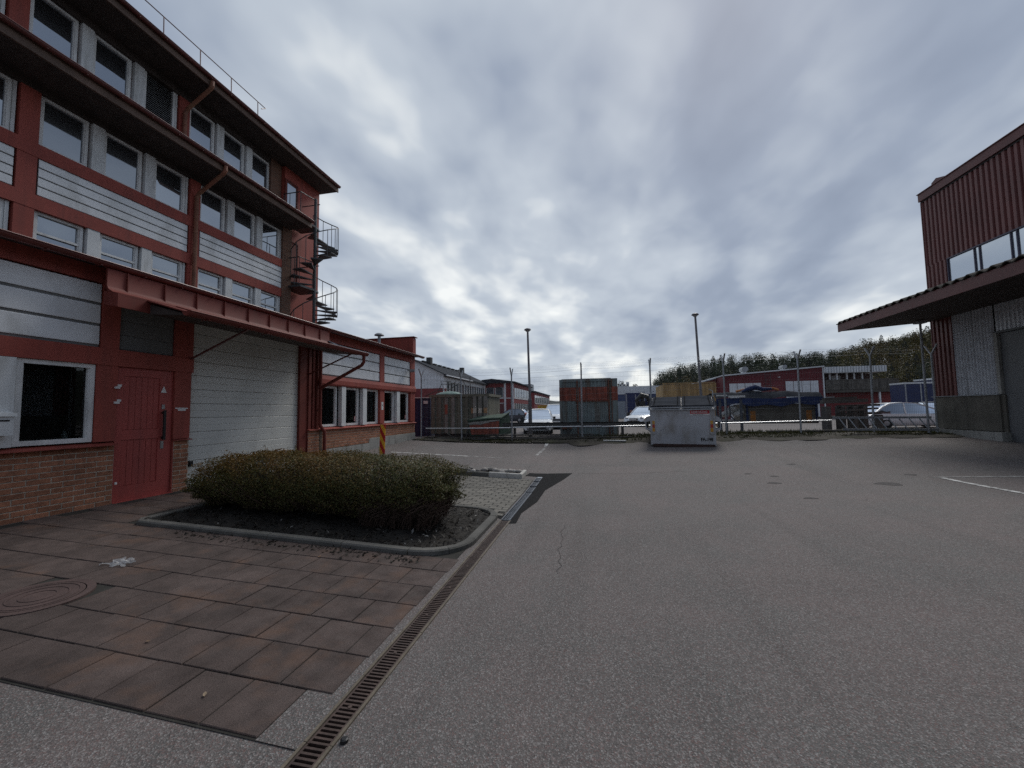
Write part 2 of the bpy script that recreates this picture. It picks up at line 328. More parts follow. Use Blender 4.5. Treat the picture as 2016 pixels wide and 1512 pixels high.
# ================================================================ GROUND
def frange(a, b, s):
    n = max(1, int(round((b - a) / s))); return [a + (b - a) * i / n for i in range(n)]
gx = [-900, -500, -250, -120, -60, -30, -18, -12, -9] + frange(-8, -1.5, 0.4) + [-1.455, -1.315] + frange(-1.1, 12, 0.5) + [12, 14, 18, 25, 40, 70, 120, 250, 500, 900]
gy = [-300, -100, -40, -15, -6, -2, 0.3] + frange(1, 9.5, 0.5) + [9.58] + frange(10, 22, 0.35) + [22, 25, 30, 40, 60, 100, 180, 320, 600, 1200]
m = MB(); nx = len(gx)
m.v = [(x, y, gz(x, y)) for y in gy for x in gx]
for j in range(len(gy) - 1):
    for i in range(nx - 1):
        if abs(gx[i] + 1.455) < 1e-6 and gy[j] >= 0.3 - 1e-6 and gy[j] < 9.57: continue      # open for the drain channel
        m.f.append((j * nx + i, j * nx + i + 1, (j + 1) * nx + i + 1, (j + 1) * nx + i)); m.m.append(0)
ground = tag(m.build('ground', m_asph, None, True), 'worn pinkish grey asphalt of the yard between the buildings', None, None, 'structure')
def sheet(name, mat_, poly, dz=0.004, step=0.25, kind='structure', label=None):
    # flat polygon laid on the ground, cut into a fan that follows the slope
    m = MB(); n = len(poly); pts = []
    for i in range(n):
        a, b = poly[i], poly[(i + 1) % n]; k = max(1, int(math.dist(a, b) / step))
        pts += [(a[0] + (b[0] - a[0]) * t / k, a[1] + (b[1] - a[1]) * t / k) for t in range(k)]
    m.add([(x, y, gz(x, y) + dz) for x, y in pts], [tuple(range(len(pts)))]); return tag(m.build(name, mat_), label, None, None, kind)
def strip(name, mat_, pts, wd, dz=0.004, step=0.3, parent=None, kind=None):
    m = MB(); P = []
    for a, b in zip(pts, pts[1:]):
        k = max(1, int(math.dist(a, b) / step)); P += [(a[0] + (b[0] - a[0]) * t / k, a[1] + (b[1] - a[1]) * t / k) for t in range(k)]
    P.append(pts[-1]); vs = []
    for i, p in enumerate(P):
        a, b = P[max(0, i - 1)], P[min(len(P) - 1, i + 1)]; d = Vector((b[0] - a[0], b[1] - a[1])).normalized(); nrm = (-d.y, d.x)
        w_ = wd * (0.9 + 0.2 * random.random()) / 2
        for s_ in (-1, 1): x, y = p[0] + nrm[0] * w_ * s_, p[1] + nrm[1] * w_ * s_; vs.append((x, y, gz(x, y) + dz))
    m.add(vs, [(2 * i, 2 * i + 1, 2 * i + 3, 2 * i + 2) for i in range(len(P) - 1)])
    return tag(m.build(name, mat_, parent), None, None, None, kind)
sheet('asphalt_patch', m_asphn, [(-1.315, 5.80), (-1.20, 5.82), (-1.23, 6.4), (-1.10, 7.2), (-1.09, 8.2), (-0.80, 9.3), (-0.66, 10.02), (-1.70, 10.0), (-1.74, 9.62), (-1.46, 9.6), (-1.315, 9.6)], 0.004, 0.2,
      label='fresh black asphalt patch beside the grey drain channel')
sheet('asphalt_patch', m_asphn, [(-1.47, 6.02), (-1.47, 6.34), (-1.95, 6.50), (-1.72, 6.32), (-1.60, 6.12)], 0.004, 0.2, label='small black asphalt wedge behind the planter corner')
strip('painted_marking', m_paint, [(-6.56, 12.08), (-5.6, 12.08), (-4.6, 12.09), (-3.9, 12.06)], 0.085, kind='structure')
strip('painted_marking', m_paintw, [(-3.9, 12.07), (-2.9, 12.05)], 0.07, kind='structure')
strip('painted_marking', m_paintw, [(-1.97, 12.9), (-1.93, 15.0)], 0.10, kind='structure')
strip('painted_marking', m_paint, [(-1.93, 15.0), (-1.92, 15.35)], 0.12, kind='structure')
strip('painted_marking', m_paintw, [(6.05, 9.13), (7.5, 9.14), (10.4, 9.2)], 0.085, kind='structure')
strip('painted_marking', m_paint, [(6.15, 9.06), (6.36, 7.81), (6.62, 6.2)], 0.095, dz=0.006, kind='structure')
for x, y, s_ in ((5.05, 8.6, 1.0), (3.25, 8.75, .6), (3.3, 7.5, .5), (5.9, 9.4, .5), (3.1, 9.7, .4), (3.5, 9.4, .4), (4.4, 10.8, .5)):   # oil spots
    sheet('oil_spot', m_oil, [(x + s_ * .20 * math.cos(q) * (1 + .25 * math.sin(3 * q + x)), y + s_ * .13 * math.sin(q) * (1 + .2 * math.cos(2 * q + y))) for q in [i * .5236 for i in range(12)]], 0.003, 0.4)

# ---- paving slabs in front of the office building
def chamfer_box(sx, sy, h, c):
    m = MB(); a, b = sx / 2, sy / 2
    m.add([(-a,-b,-h),(a,-b,-h),(a,b,-h),(-a,b,-h),(-a,-b,-c),(a,-b,-c),(a,b,-c),(-a,b,-c),(-a+c,-b+c,0),(a-c,-b+c,0),(a-c,b-c,0),(-a+c,b-c,0)],
          [(0,1,5,4),(1,2,6,5),(2,3,7,6),(3,0,4,7),(4,5,9,8),(5,6,10,9),(6,7,11,10),(7,4,8,11),(8,9,10,11)])
    return m
m_pave = mat('paving_slab', (0.083, 0.061, 0.054), 0.8, 0.28, 5.0, 0.42, 210, bump=0.6, bs=260, rnd=0.14, dirt=(0.165, 0.092, 0.06), dirt_amt=0.5, dirt_scale=(2.7, 2.7, 2.7), dirt_lo=0.52, dirt_hi=0.72, spec=0.3, rvar=0.15)
m_joint = mat('joint_soil', (0.028, 0.026, 0.022), 0.95, 0.3, 8, 0.3, 120)
m_cobble = mat('grey_paver', (0.165, 0.153, 0.132), 0.9, 0.2, 5, 0.25, 120, bump=0.3, bs=200, rnd=0.13, dirt=(0.11, 0.105, 0.095), dirt_amt=0.6, dirt_scale=(1.5, 1.5, 1.5))
strip('crack', m_oil, [(-.50, 5.80), (-.49, 5.62), (-.53, 5.45), (-.50, 5.3), (-.47, 5.17), (-.49, 5.0), (-.46, 4.88), (-.50, 4.77), (-.47, 4.66), (-.44, 4.5), (-.46, 4.4), (-.41, 4.27), (-.45, 4.15), (-.43, 4.06)], .006, .003, .08, kind='structure')
strip('crack', m_oil, [(-.55, 10.05), (-.2, 9.96), (.1, 9.9), (.35, 9.86), (.6, 9.92), (.9, 9.9), (1.2, 9.98), (1.9, 10.1)], .007, .003, .08, kind='structure')
strip('crack', m_oil, [(2.2, 2.7), (2.33, 2.8), (2.5, 2.84), (2.6, 2.95), (2.68, 3.1)], .004, .003, .06, kind='structure')
def ground_patch(name, mat_, x0, x1, y0, y1, dz, st=0.3):
    xs = frange(x0, x1, st) + [x1]; ys = frange(y0, y1, st) + [y1]; m = MB()
    m.v = [(x, y, gz(x, y) + dz) for y in ys for x in xs]; k = len(xs)
    for j in range(len(ys) - 1):
        for i in range(k - 1): m.f.append((j*k+i, j*k+i+1, (j+1)*k+i+1, (j+1)*k+i)); m.m.append(0)
    return m.build(name, mat_)
paving = tag(ground_patch('paving', m_joint, -7.46, -1.56, 1.80, 6.2, 0.004), 'dark red paving slabs in running bond before the office building', None, None, 'structure')
TP = 0.357; slab_me = chamfer_box(TP - 0.009, TP - 0.009, 0.02, 0.004).mesh('paving_slab', m_pave); half_me = chamfer_box(TP / 2 - 0.009, TP - 0.009, 0.02, 0.004).mesh('paving_slab', m_pave)
tilt_l = math.atan(0.042)
for k in range(12):
    yc = 1.81 + TP * (k + 0.5); xr = -1.70 if k % 2 == 0 else -1.535
    xl = -7.44
    if k % 2 == 0 and k > 0:
        x = xr + TP / 4
        if k < 7: piece('paving_slab', half_me, paving, (x, yc, gz(x, yc) + 0.013), (0, tilt_l, 0))
    i = 0
    while xr - TP * (i + 1) > xl:
        x = xr - TP * (i + 0.5); i += 1
        if k >= 7 and x > -6.2: continue
        if (x + 4.56) ** 2 + (yc - 2.57) ** 2 < 0.30 ** 2: continue                 # manhole cover
        piece('paving_slab', slab_me, paving, (x, yc, gz(x, yc) + 0.013 + random.uniform(-.002, .002)), (random.uniform(-.006, .006), tilt_l + random.uniform(-.006, .006), random.uniform(-.006, .006)))
sheet('mortar_strip', m_asph, [(-1.70, 1.80), (-1.456, 1.80), (-1.456, 4.3), (-1.56, 4.3), (-1.56, 2.17), (-1.70, 2.17)], 0.006, 0.3)
# ---- round iron cover in the paving
m_mhred = mat('red_iron', (0.078, 0.050, 0.045), 0.75, 0.2, 6, 0.2, 80, bump=0.3)
mc = thing('manhole_cover', 'round red painted iron manhole cover set in the paving slabs', 'manhole cover', (-4.56, 2.57, gz(-4.56, 2.57)))
mm = MB(); mm.lathe([(0.0, 0.004), (0.265, 0.004), (0.27, 0.019), (0.0, 0.019)], (-4.56, 2.57, gz(-4.56, 2.57) + .002), 40); o = mm.build('cover_plate', m_mhred, mc); 
mm = MB()
for r_ in (0.235, 0.17, 0.10): mm.lathe([(r_, 0.018), (r_, 0.0225), (r_ + .014, 0.0225), (r_ + .014, 0.018)], (-4.56, 2.57, gz(-4.56, 2.57) + .0025), 40)
mm.build('raised_ring', m_mhred, mc)
mm = MB(); mm.lathe([(0.278, 0.0), (0.278, 0.02), (0.335, 0.02), (0.335, 0.0)], (-4.56, 2.57, gz(-4.56, 2.57) + .001), 40); mm.build('frame_ring', m_mhred, mc)
for o in mc.children: o.rotation_euler = (0, tilt_l, 0)
# ---- small grey interlocking pavers
ipav = tag(ground_patch('paver_field', m_joint, -7.4, -1.50, 6.15, 9.22, 0.004), 'grey interlocking pavers between the planter and the stone border', None, None, 'structure')
CW, CL = 0.125, 0.225
def wavy(wd, ln):
    m = MB(); a, b, c = wd / 2 - .004, ln / 2 - .004, 0.018
    ring = [(-a, -b), (a, -b), (a + c, -b / 2), (a, 0), (a + c, b / 2), (a, b), (-a, b), (-a + c, b / 2), (-a, 0), (-a + c, -b / 2)]
    k = len(ring); m.add([(x, y, -.02) for x, y in ring] + [(x, y, -.004) for x, y in ring] + [(x * .94, y * .965, 0) for x, y in ring],
          [(i, (i + 1) % k, k + (i + 1) % k, k + i) for i in range(k)] + [(k + i, k + (i + 1) % k, 2 * k + (i + 1) % k, 2 * k + i) for i in range(k)] + [tuple(2 * k + i for i in range(k))])
    return m
cob_me = wavy(CL * .98, CW).mesh('interlocking_paver', m_cobble); rest = MB(); w0 = wavy(CL * .98, CW)
hcob_me = wavy(CL * .46, CW).mesh('interlocking_paver', m_cobble)
for r_ in range(int((9.2 - 6.18) / CW)):
    if r_ % 2 and r_ > 2: x, y = -1.49 - CL * .25, 6.18 + CW * (r_ + .5); piece('interlocking_paver', hcob_me, ipav, (x, y, gz(x, y) + .012), (0, tilt_l, 0))
    for c_ in range(27):
        x = -1.49 - CL * (c_ + 0.5 + 0.5 * (r_ % 2)); y = 6.18 + CW * (r_ + 0.5)
        if x < -7.3 or (y < 6.52 and -6.0 < x < -1.75 and y < 6.52): continue
        z = gz(x, y) + 0.012 + random.uniform(-.002, .002)
        if x > -2.35 - (y - 6.2) * 0.42: piece('interlocking_paver', cob_me, ipav, (x, y, z), (0, tilt_l, random.uniform(-.02, .02)))
        else: rest.add([(a + x, b + y, c + z) for a, b, c in w0.v], w0.f)
tag(rest.build('interlocking_pavers_rest', m_cobble, ipav), kind='stuff')
# ---- drain channel
m_grate = mat('rusty_grate', (0.075, 0.050, 0.042), 0.6, 0.3, 20, 0.2, 90, metal=0.3, dirt=(0.045, 0.037, 0.035), dirt_amt=0.6, dirt_scale=(6, 6, 6))
m_rail = mat('rusty_rail', (0.125, 0.102, 0.075), 0.7, 0.25, 10, 0.2, 90, dirt=(0.12, 0.09, 0.06), dirt_amt=0.6, dirt_scale=(8, 8, 8))
m_bluesteel = mat('grey_channel', (0.085, 0.095, 0.115), 0.45, 0.2, 6, 0.1, 60, metal=0.4)
dr = thing('drain_channel', 'long slotted drain channel along the edge of the paving slabs', 'drain', (-1.385, 0.3, 0))
m = MB(); m.box(-1.452, -1.318, 0.31, 9.57, -.16, -.15); m.box(-1.4549, -1.452, 0.31, 9.57, -.16, .0); m.box(-1.318, -1.3151, 0.31, 9.57, -.16, .0); m.box(-1.452, -1.318, 9.565, 9.575, -.16, 0); m.box(-1.452, -1.318, .305, .312, -.16, 0)
m.build('trough', m_black, dr)
for xa, xb in ((-1.466, -1.449), (-1.321, -1.304)):
    m = MB()
    for k in range(11): m.box(xa, xb, .31 + k * .513, .31 + (k + 1) * .513 - .004, -.02, 0.012 + random.uniform(-.001, .001))
    m.build('edge_rail', m_rail, dr)
gr = MB(); gr.box(-.062, -.050, 0, .508, -.02, .006); gr.box(.050, .062, 0, .508, -.02, .006)
for k in range(17): gr.box(-.050, .050, .508 * k / 17 + .004, .508 * k / 17 + .017, -.018, .0055)
gr.lathe([(0, .0), (.012, .0), (.012, .008), (0, .008)], (0, .26, 0), 10)
gr_me = gr.mesh('grate', m_grate)
for k in range(11): piece('grate', gr_me, dr, (-1.385, .31 + k * .513, random.uniform(-.001, .0015)))
for k in range(7):
    y0 = 5.96 + k * .515; m = MB()
    dz = gz(-1.385, y0 + .25)
    for a, b, h in ((-.068, -.052, .014), (-.036, -.026, .007), (-.012, -.002, .007), (.012, .022, .007), (.034, .044, .007), (.052, .068, .014)): m.box(-1.385 + a, -1.385 + b, y0, y0 + .512, -.02 + dz, h + dz)
    for q in range(6): m.box(-1.437, -1.333, y0 + .04 + q * .085, y0 + .052 + q * .085, -.02 + dz, .004 + dz)
    m.build('channel_section', m_bluesteel, dr)
# ---- soil verge at the fence
m_verge = mat('verge_soil', (0.055, 0.047, 0.036), 0.95, 0.4, 2.2, 0.4, 60, bump=0.6, bs=40, dirt=(0.085, 0.09, 0.045), dirt_amt=0.7, dirt_scale=(1.2, 1.2, 1.2))
xs = frange(-7.4, 11.1, .25) + [11.1]; ys = [15.05, 15.3, 15.6, 15.9, 16.2, 16.6, 17.0, 17.5, 18.1]; m = MB(); k = len(xs)
m.v = [(x, y + (.07 * math.sin(x * 1.7) + .06 * math.sin(x * 5.1 + 1) + random.uniform(-.05, .05) if j == 0 else 0) + (.0 if x > -1 or j else .35), gz(x, y) + (.006 if j in (0, 8) else .012 + .035 * random.random())) for j, y in enumerate(ys) for x in xs]
for j in range(len(ys) - 1):
    for i in range(k - 1): m.f.append((j*k+i, j*k+i+1, (j+1)*k+i+1, (j+1)*k+i)); m.m.append(0)
verge = tag(m.build('verge', m_verge, None, True), 'strip of dark soil and weeds under the wire fence', None, None, 'structure')
# ================================================================ OFFICE BUILDING (left)
PI = math.pi
GX = -7.5; UX = -10.71; TX = -11.19; WX = -11.05      # planes: ground floor, first and second floor, third floor, stair wall
ob = thing('office_building', 'red office building with white window bands, tall garage door and stepped eaves', 'building', (-7.5, 5, 0.2))
# carcass
build1('wall', m_red, ob, (-15, -7.80, -6, 15.78, 0.0, 3.86))
build1('upper_wall', m_red, ob, (-18, UX - .14, -6, 12.0, 3.87, 8.3))
build1('attic_wall', m_red, ob, (-18, TX - .14, -6, 12.0, 8.31, 11.3))
o = MB(); o.prism([(-18, 3.87), (WX, 3.87), (WX, 11.28), (-14.5, 13.2), (-18, 13.2)], 'y', 12.42, 14.3); o.build('stair_wall', m_red, ob)
# ---- ground floor brick wall, brick by brick
BH, BL = 0.077, 0.26
m_back = mat('panel_groove', (.17, .17, .165), .8, .2, 3)
brick_me = {}
def brick_mesh(ln):
    k = round(ln, 2)
    if k not in brick_me:
        m = MB(); a, h, c = k / 2 - .0072, BH / 2 - .0068, .003
        m.add([(-.03, -a, -h), (-.03, a, -h), (-.03, a, h), (-.03, -a, h), (-c, -a, -h), (-c, a, -h), (-c, a, h), (-c, -a, h), (0, -a + c, -h + c), (0, a - c, -h + c), (0, a - c, h - c), (0, -a + c, h - c)],
              [(0,1,5,4),(1,2,6,5),(2,3,7,6),(3,0,4,7),(4,5,9,8),(5,6,10,9),(6,7,11,10),(7,4,8,11),(8,9,10,11)])
        brick_me[k] = m.mesh('brick', m_brick)
    return brick_me[k]
def brick_wall(y0, y1, z1, n, X, zmin=lambda y: 0.0, off=0.0, parent=None):
    zb = z1 - n * BH
    wall = build1('brick_wall', m_mortar, ob, (X - .12, X - .007, y0 + .002, y1 - .002, zb, z1))
    for r_ in range(n):
        zc_ = z1 - BH * (r_ + .5); y = y0 - (BL * .5 if r_ % 2 else 0) - off
        while y < y1 - .02:
            a, b = max(y, y0), min(y + BL, y1); y += BL
            if b - a < .04 or zc_ < zmin((a + b) / 2): continue
            piece('brick', brick_mesh(b - a), wall, (X + random.uniform(-.003, .001), (a + b) / 2, zc_))
    return wall
brick_wall(2.6, 5.03, 1.17, 13, GX)
brick_wall(5.95, 6.23, 1.165, 13, GX)
brick_wall(9.42, 9.86, 1.17, 13, GX)
brick_wall(9.98, 15.80, 1.165, 7, GX, lambda y: .63 if y < 12.34 else .78)
# concrete footing stepping up towards the far end
o = MB(); o.box(-7.61, -7.485, 9.98, 12.34, .1, .615); o.box(-7.61, -7.485, 12.3401, 15.80, .1, .765); o.build('footing', m_conc, ob)
build1('footing', m_conc, ob, (-7.61, -7.49, -6, 2.6, 0.0, 1.17))
# ---- sills
for a, b, x in ((-6, 5.035, .09), (9.40, 15.84, .07)):
    o = MB(); o.prism([(-7.62, 1.235), (GX + x, 1.185), (GX + x, 1.172), (-7.62, 1.1715)], 'y', a, b); o.build('sill', m_red, ob)
o = MB(); o.prism([(-7.62, 1.20), (GX + .04, 1.185), (GX + .04, 1.17), (-7.62, 1.17)], 'y', 5.94, 6.26); o.build('sill', m_red, ob)
# ---- red frame: columns and beams
def cols(spec, x0, x1, z0, z1, mat_=m_red):
    for a, b in spec: build1('column', mat_, ob, (x0, x1, a, b, z0, z1))
cols([(4.75, 5.03)], -7.62, GX, 1.236, 2.425); cols([(5.93, 6.23)], -7.62, GX, 1.201, 2.425)
cols([(4.79, 5.03), (5.91, 6.25)], -7.62, GX + .001, 2.69, 3.70)
build1('beam', m_red, ob, (-7.62, GX + .012, -6, 6.26, 2.425, 2.69))
build1('beam', m_red, ob, (-7.62, GX + .006, -6, 9.8, 3.70, 3.94)); build1('beam', m_red, ob, (-7.62, GX + .006, 9.8, 15.80, 3.68, 3.94))
cols([(9.13, 9.42)], -7.75, GX - .03, 0.1, 3.70, m_redmetal)
cols([(9.42, 9.52), (9.58, 9.66), (9.72, 9.86)], -7.62, GX, 1.19, 3.70, m_redmetal)
cols([(13.03, 13.32), (15.40, 15.80)], -7.62, GX, 1.236, 2.42); cols([(13.03, 13.32), (15.40, 15.80)], -7.62, GX, 2.69, 3.68)
o = MB(); o.prism([(-7.62, 2.42), (GX + .03, 2.42), (GX + .05, 2.46), (GX + .05, 2.58), (GX + .01, 2.69), (-7.62, 2.69)], 'y', 9.86, 15.82); o.build('beam', m_red, ob)
# ---- windows facing +X
def window(y0, y1, z0, z1, X, parent=ob, fw=.055, transom=None, glass=m_glass, rec=.0, fm=None):
    m = MB(); fm = fm or m_frame; a = X - .07; b = X
    m.box(a, b, y0, y0 + fw, z0, z1); m.box(a, b, y1 - fw, y1, z0, z1); m.box(a, b, y0 + fw, y1 - fw, z0, z0 + fw * 1.1); m.box(a, b, y0 + fw, y1 - fw, z1 - fw, z1)
    # inner sash step
    s_ = fw + .018; m.box(a, b - .02, y0 + fw, y0 + s_, z0 + fw, z1 - fw); m.box(a, b - .02, y1 - s_, y1 - fw, z0 + fw, z1 - fw)
    if transom: m.box(a, b - .006, y0 + fw, y1 - fw, transom - .022, transom + .022)
    w_ = m.build('window', fm, parent)
    p = MB(); j = [random.uniform(-.007, .007) for _ in range(3)]; xa = X - .05; q = [(xa + j[0], y0 + fw, z0 + fw), (xa + j[1], y1 - fw, z0 + fw), (xa + j[1] + j[2], y1 - fw, z1 - fw), (xa + j[0] + j[2], y0 + fw, z1 - fw)]
    p.add(q + [(a_ - .006, b_, c_) for a_, b_, c_ in q], [(0, 1, 2, 3), (7, 6, 5, 4)]); p.build('pane', random.choice(m_glassv) if glass is m_glass else glass, w_)
    return w_
def slats(y0, y1, z0, z1, n, X, mat_=m_panel, name='cladding_panel', gap=.014):
    h = (z1 - z0) / n
    back = build1('panel_backing', m_back, ob, (X - .03, X - .012, y0, y1, z0, z1))
    for i in range(n):
        m = MB(); a, b = z0 + i * h + gap, z0 + (i + 1) * h - .002
        m.prism([(X - .012, a), (X + .002, a), (X + .004, a + .012), (X - .002, b - .01), (X - .008, b), (X - .012, b)], 'y', y0 + .004, y1 - .004); m.build(name, mat_, back)
    return back
# near ground-floor window, white post beside it, panels above
window(3.88, 4.74, 1.245, 2.42, GX - .02, fw=.06, glass=m_clear)
m_curt = mat('dark_curtain', (.035, .034, .036), .95, .3, 6)
def curtain(y0, y1, X):
    m = MB(); n = int((y1 - y0) / .03); P = [(X + .02 * math.sin(i * 1.1) + .008 * math.sin(i * .37), y0 + (y1 - y0) * i / n) for i in range(n + 1)]; k = len(P)
    m.add([(a_, b_, 1.25) for a_, b_ in P] + [(a_, b_, 2.41) for a_, b_ in P], [(i, i + 1, k + i + 1, k + i) for i in range(k - 1)]); m.build('curtain', m_curt, ob, True)
curtain(3.9, 4.33, -7.70); build1('dark_room_sheet', m_black, ob, (-7.799, -7.79, 2.5, 4.76, 1.2, 2.45))  # flat black sheet stands in for the unlit room behind the glass
for a_, b_ in ((9.9, 10.3), (10.5, 11.5), (11.6, 12.3), (12.5, 13.9), (14.1, 14.7), (14.9, 15.3)): curtain(a_, b_, -7.71)
build1('dark_room_sheet', m_black, ob, (-7.799, -7.79, 9.87, 15.38, 1.2, 2.45)); build1('inner_sill', m_frame, ob, (-7.78, -7.66, 3.9, 4.74, 1.245, 1.262))
bt = thing('bottle', 'small white bottle on the sill inside the near window', 'bottle', (-7.71, 4.52, 1.262)); o = MB(); o.lathe([(0, 0), (.03, 0), (.032, .02), (.032, .11), (.014, .14), (.014, .165), (0, .165)], (-7.71, 4.52, 1.263), 14); o.build('bottle_body', m_frame, bt, 'auto'); o = MB(); o.lathe([(0, .166), (.016, .166), (.016, .19), (0, .19)], (-7.71, 4.52, 1.263), 12); o.build('cap', m_steel, bt)
build1('post', m_post, ob, (-7.6, GX + .015, 3.42, 3.86, 1.24, 2.42))
window(2.55, 3.40, 1.245, 2.42, GX - .02, fw=.06, glass=m_glassd)
build1('wall_panel', m_post, ob, (-7.6, GX, -6, 2.53, 1.24, 2.42))
for a, b in ((-6, .8), (.82, 4.77)): slats(a, b, 2.695, 3.68, 3, GX - .02, gap=.04)
slats(5.04, 5.90, 2.695, 3.42, 3, GX - .04, mat('grey_panel', (0.16, 0.16, 0.155), .7, .15, 2))
# far ground-floor windows
for a, b in ((9.88, 10.72), (11.00, 11.84), (12.14, 13.01), (13.34, 14.16), (14.44, 15.34)): window(a, b, 1.245, 2.41, GX - .08, glass=m_clear, fw=.06)
for a, b in ((10.82, 11.02), (11.94, 12.16), (14.22, 14.46)): build1('post', m_post, ob, (-7.61, GX + .02, a, b, 1.237, 2.418))
slats(9.87, 13.02, 2.70, 3.66, 3, GX - .03, gap=.035); slats(13.33, 15.39, 2.70, 3.66, 3, GX - .03, gap=.035)
build1('door_jamb', m_red, ob, (-7.62, -7.506, 5.932, 5.951, .2, 1.169)); build1('door_jamb', m_redmetal, ob, (-7.62, -7.506, 9.404, 9.421, .2, 1.169))
# entrance door
dm = MB(); dm.box(-7.62, -7.56, 5.04, 5.93, .26, 2.42); door = dm.build('door', m_door, ob)
for z0, z1 in ((.26, .50), (1.24, 1.40), (2.28, 2.42)): build1('door_rail', m_door, door, (-7.56, -7.535, 5.045, 5.925, z0, z1))
for a, b in ((5.045, 5.14), (5.70, 5.925)):
    for z0, z1 in ((.50, 1.24), (1.40, 2.28)): build1('door_stile', m_door, door, (-7.56, -7.535, a, b, z0, z1))
for z0, z1 in ((.505, 1.235), (1.405, 2.275)):
    for i in range(6): build1('plank', m_door, door, (-7.56, -7.547, 5.142 + i * .093 + .003, 5.142 + (i + 1) * .093 - .003, z0, z1))
build1('handle', m_black, door, (-7.50, -7.478, 5.745, 5.785, 1.20, 1.72)); build1('handle_mount', m_black, door, (-7.535, -7.50, 5.75, 5.78, 1.22, 1.26), (-7.535, -7.50, 5.75, 5.78, 1.66, 1.70))
build1('lock_plate', m_steel, door, (-7.535, -7.525, 5.74, 5.79, 1.05, 1.18), (-7.535, -7.525, 5.74, 5.79, 1.74, 1.82))
o = MB(); o.prism([(5.715, 2.03), (5.81, 2.03), (5.762, 2.14)], 'x', -7.535, -7.525); o.build('warning_sign', m_frame, door)
for z_ in (2.10, 1.86): build1('hinge', m_frame, door, (-7.535, -7.515, 5.03, 5.10, z_, z_ + .035), (-7.5, -7.47, 4.99, 5.05, z_ - .035, z_))
build1('hinge', m_frame, door, (-7.5, -7.48, 5.05, 5.075, .55, .585)); build1('step', m_door, ob, (-7.62, -7.46, 5.04, 5.94, .15, .262))
build1('paper_scrap', m_frame, ob, (-7.4995, -7.495, 5.95, 6.18, 1.745, 1.765), (-7.4995, -7.496, 6.0, 6.14, 1.71, 1.74))
# garage door
gd = build1('garage_door', m_soffit, ob, (-7.75, -7.635, 6.26, 9.13, .2, 3.66))
for i in range(12):
    a = .215 + i * .272; m = MB(); d_ = .006 if i % 2 else .0
    m.prism([(-7.635, a + .004), (-7.604, a + .004), (-7.60, a + .012), (-7.60, a + .128), (-7.606, a + .134), (-7.60, a + .14), (-7.60, a + .262), (-7.606, a + .27), (-7.635, a + .27)], 'y', 6.262, 9.128); m.build('door_panel', m_garage, gd)
build1('rubber_buffer', m_black, gd, (-7.60, -7.52, 6.275, 6.34, .66, .76))
# ---- ground-floor roof, gutter, parapet
o = MB(); o.prism([(-15, 4.35), (-10.85, 4.35), (-7.28, 3.99), (-7.28, 3.93), (-7.65, 3.945), (-15, 3.945)], 'y', -6, 15.95); o.build('lower_roof', m_roof, ob)
def gutter(x, z, y0, y1, r=.065, name='gutter', mt=m_gutter, parent=ob):
    m = MB(); n = 8; k = []
    for i in range(n + 1): q = math.pi + math.pi * i / n; k.append((x + r * math.cos(q), z + r * math.sin(q)))
    k2 = [(x + (r - .008) * math.cos(math.pi + math.pi * i / n), z + (r - .008) * math.sin(math.pi + math.pi * i / n)) for i in range(n, -1, -1)]
    m.prism(k + k2, 'y', y0, y1); m.tube([(x + r, y0, z + .004), (x + r, y1, z + .004)], .011, 6); g = m.build(name, mt, parent)
    h = MB(); y = y0 + .3
    while y < y1: h.box(x - r, x + r, y, y + .025, z - r - .006, z - r + .0); y += .6
    tag(h.build('gutter_bracket', mt, g), kind='stuff'); return g
gutter(-7.20, 3.94, -6, 15.98)
build1('eave_trim', m_gutter, ob, (-7.49, -7.27, -6, 15.9, 3.945, 3.96))
o = MB(); o.prism([(-10.4, 4.0), (-7.52, 4.0), (-7.52, 4.72), (-7.56, 4.76), (-10.4, 4.76)], 'y', 15.66, 15.94); o.build('parapet', m_red, ob)
build1('parapet_cap', m_redmetal, ob, (-10.45, -7.46, 15.62, 15.98, 4.762, 4.79))
# ---- canopy over the garage door
can = MB(); yy0, yy1 = 4.62, 9.80
can.prism([(-7.30, 3.90), (-7.185, 3.86), (-7.185, 3.60), (-7.15, 3.54), (-7.06, 3.49), (-6.93, 3.46), (-6.93, 3.43), (-7.08, 3.46), (-7.17, 3.51), (-7.215, 3.60), (-7.22, 3.86)], 'y', yy0, yy1)
canopy = can.build('canopy', m_redmetal, ob, 'auto')
for y in [4.88 + .565 * i for i in range(9)]: build1('standing_seam', m_redmetal, canopy, (-7.183, -7.16, y - .006, y + .006, 3.56, 3.86))
build1('canopy_fascia', m_redmetal, canopy, (-6.96, -6.93, 4.62, yy1, 3.25, 3.432)); o = MB(); o.prism([(-7.2, 3.50), (-7.06, 3.485), (-6.93, 3.458), (-6.93, 3.25), (-7.2, 3.30)], 'y', 4.598, 4.619); o.build('canopy_cheek', m_redmetal, canopy); pass
build1('canopy_soffit', m_soffit, canopy, (-7.62, -6.962, 4.80, yy1, 3.425, 3.45)); 
o = MB(); o.prism([(-6.928, 3.45), (-6.20, 3.235), (-6.20, 3.215), (-6.928, 3.43)], 'y', 5.0, 9.86); o.build('canopy_roof', m_redmetal, canopy)
for y in [5.44 + .565 * i for i in range(8)]:
    o = MB(); o.beam((-6.92, y, 3.456), (-6.21, y, 3.246), .012, .02); o.build('standing_seam', m_redmetal, canopy)
o = MB(); o.prism([(-6.96, 3.40), (-6.2, 3.19), (-6.2, 3.175), (-6.96, 3.24)], 'y', 5.05, 9.8); o.build('canopy_lining', m_soffit, canopy)
o = MB()
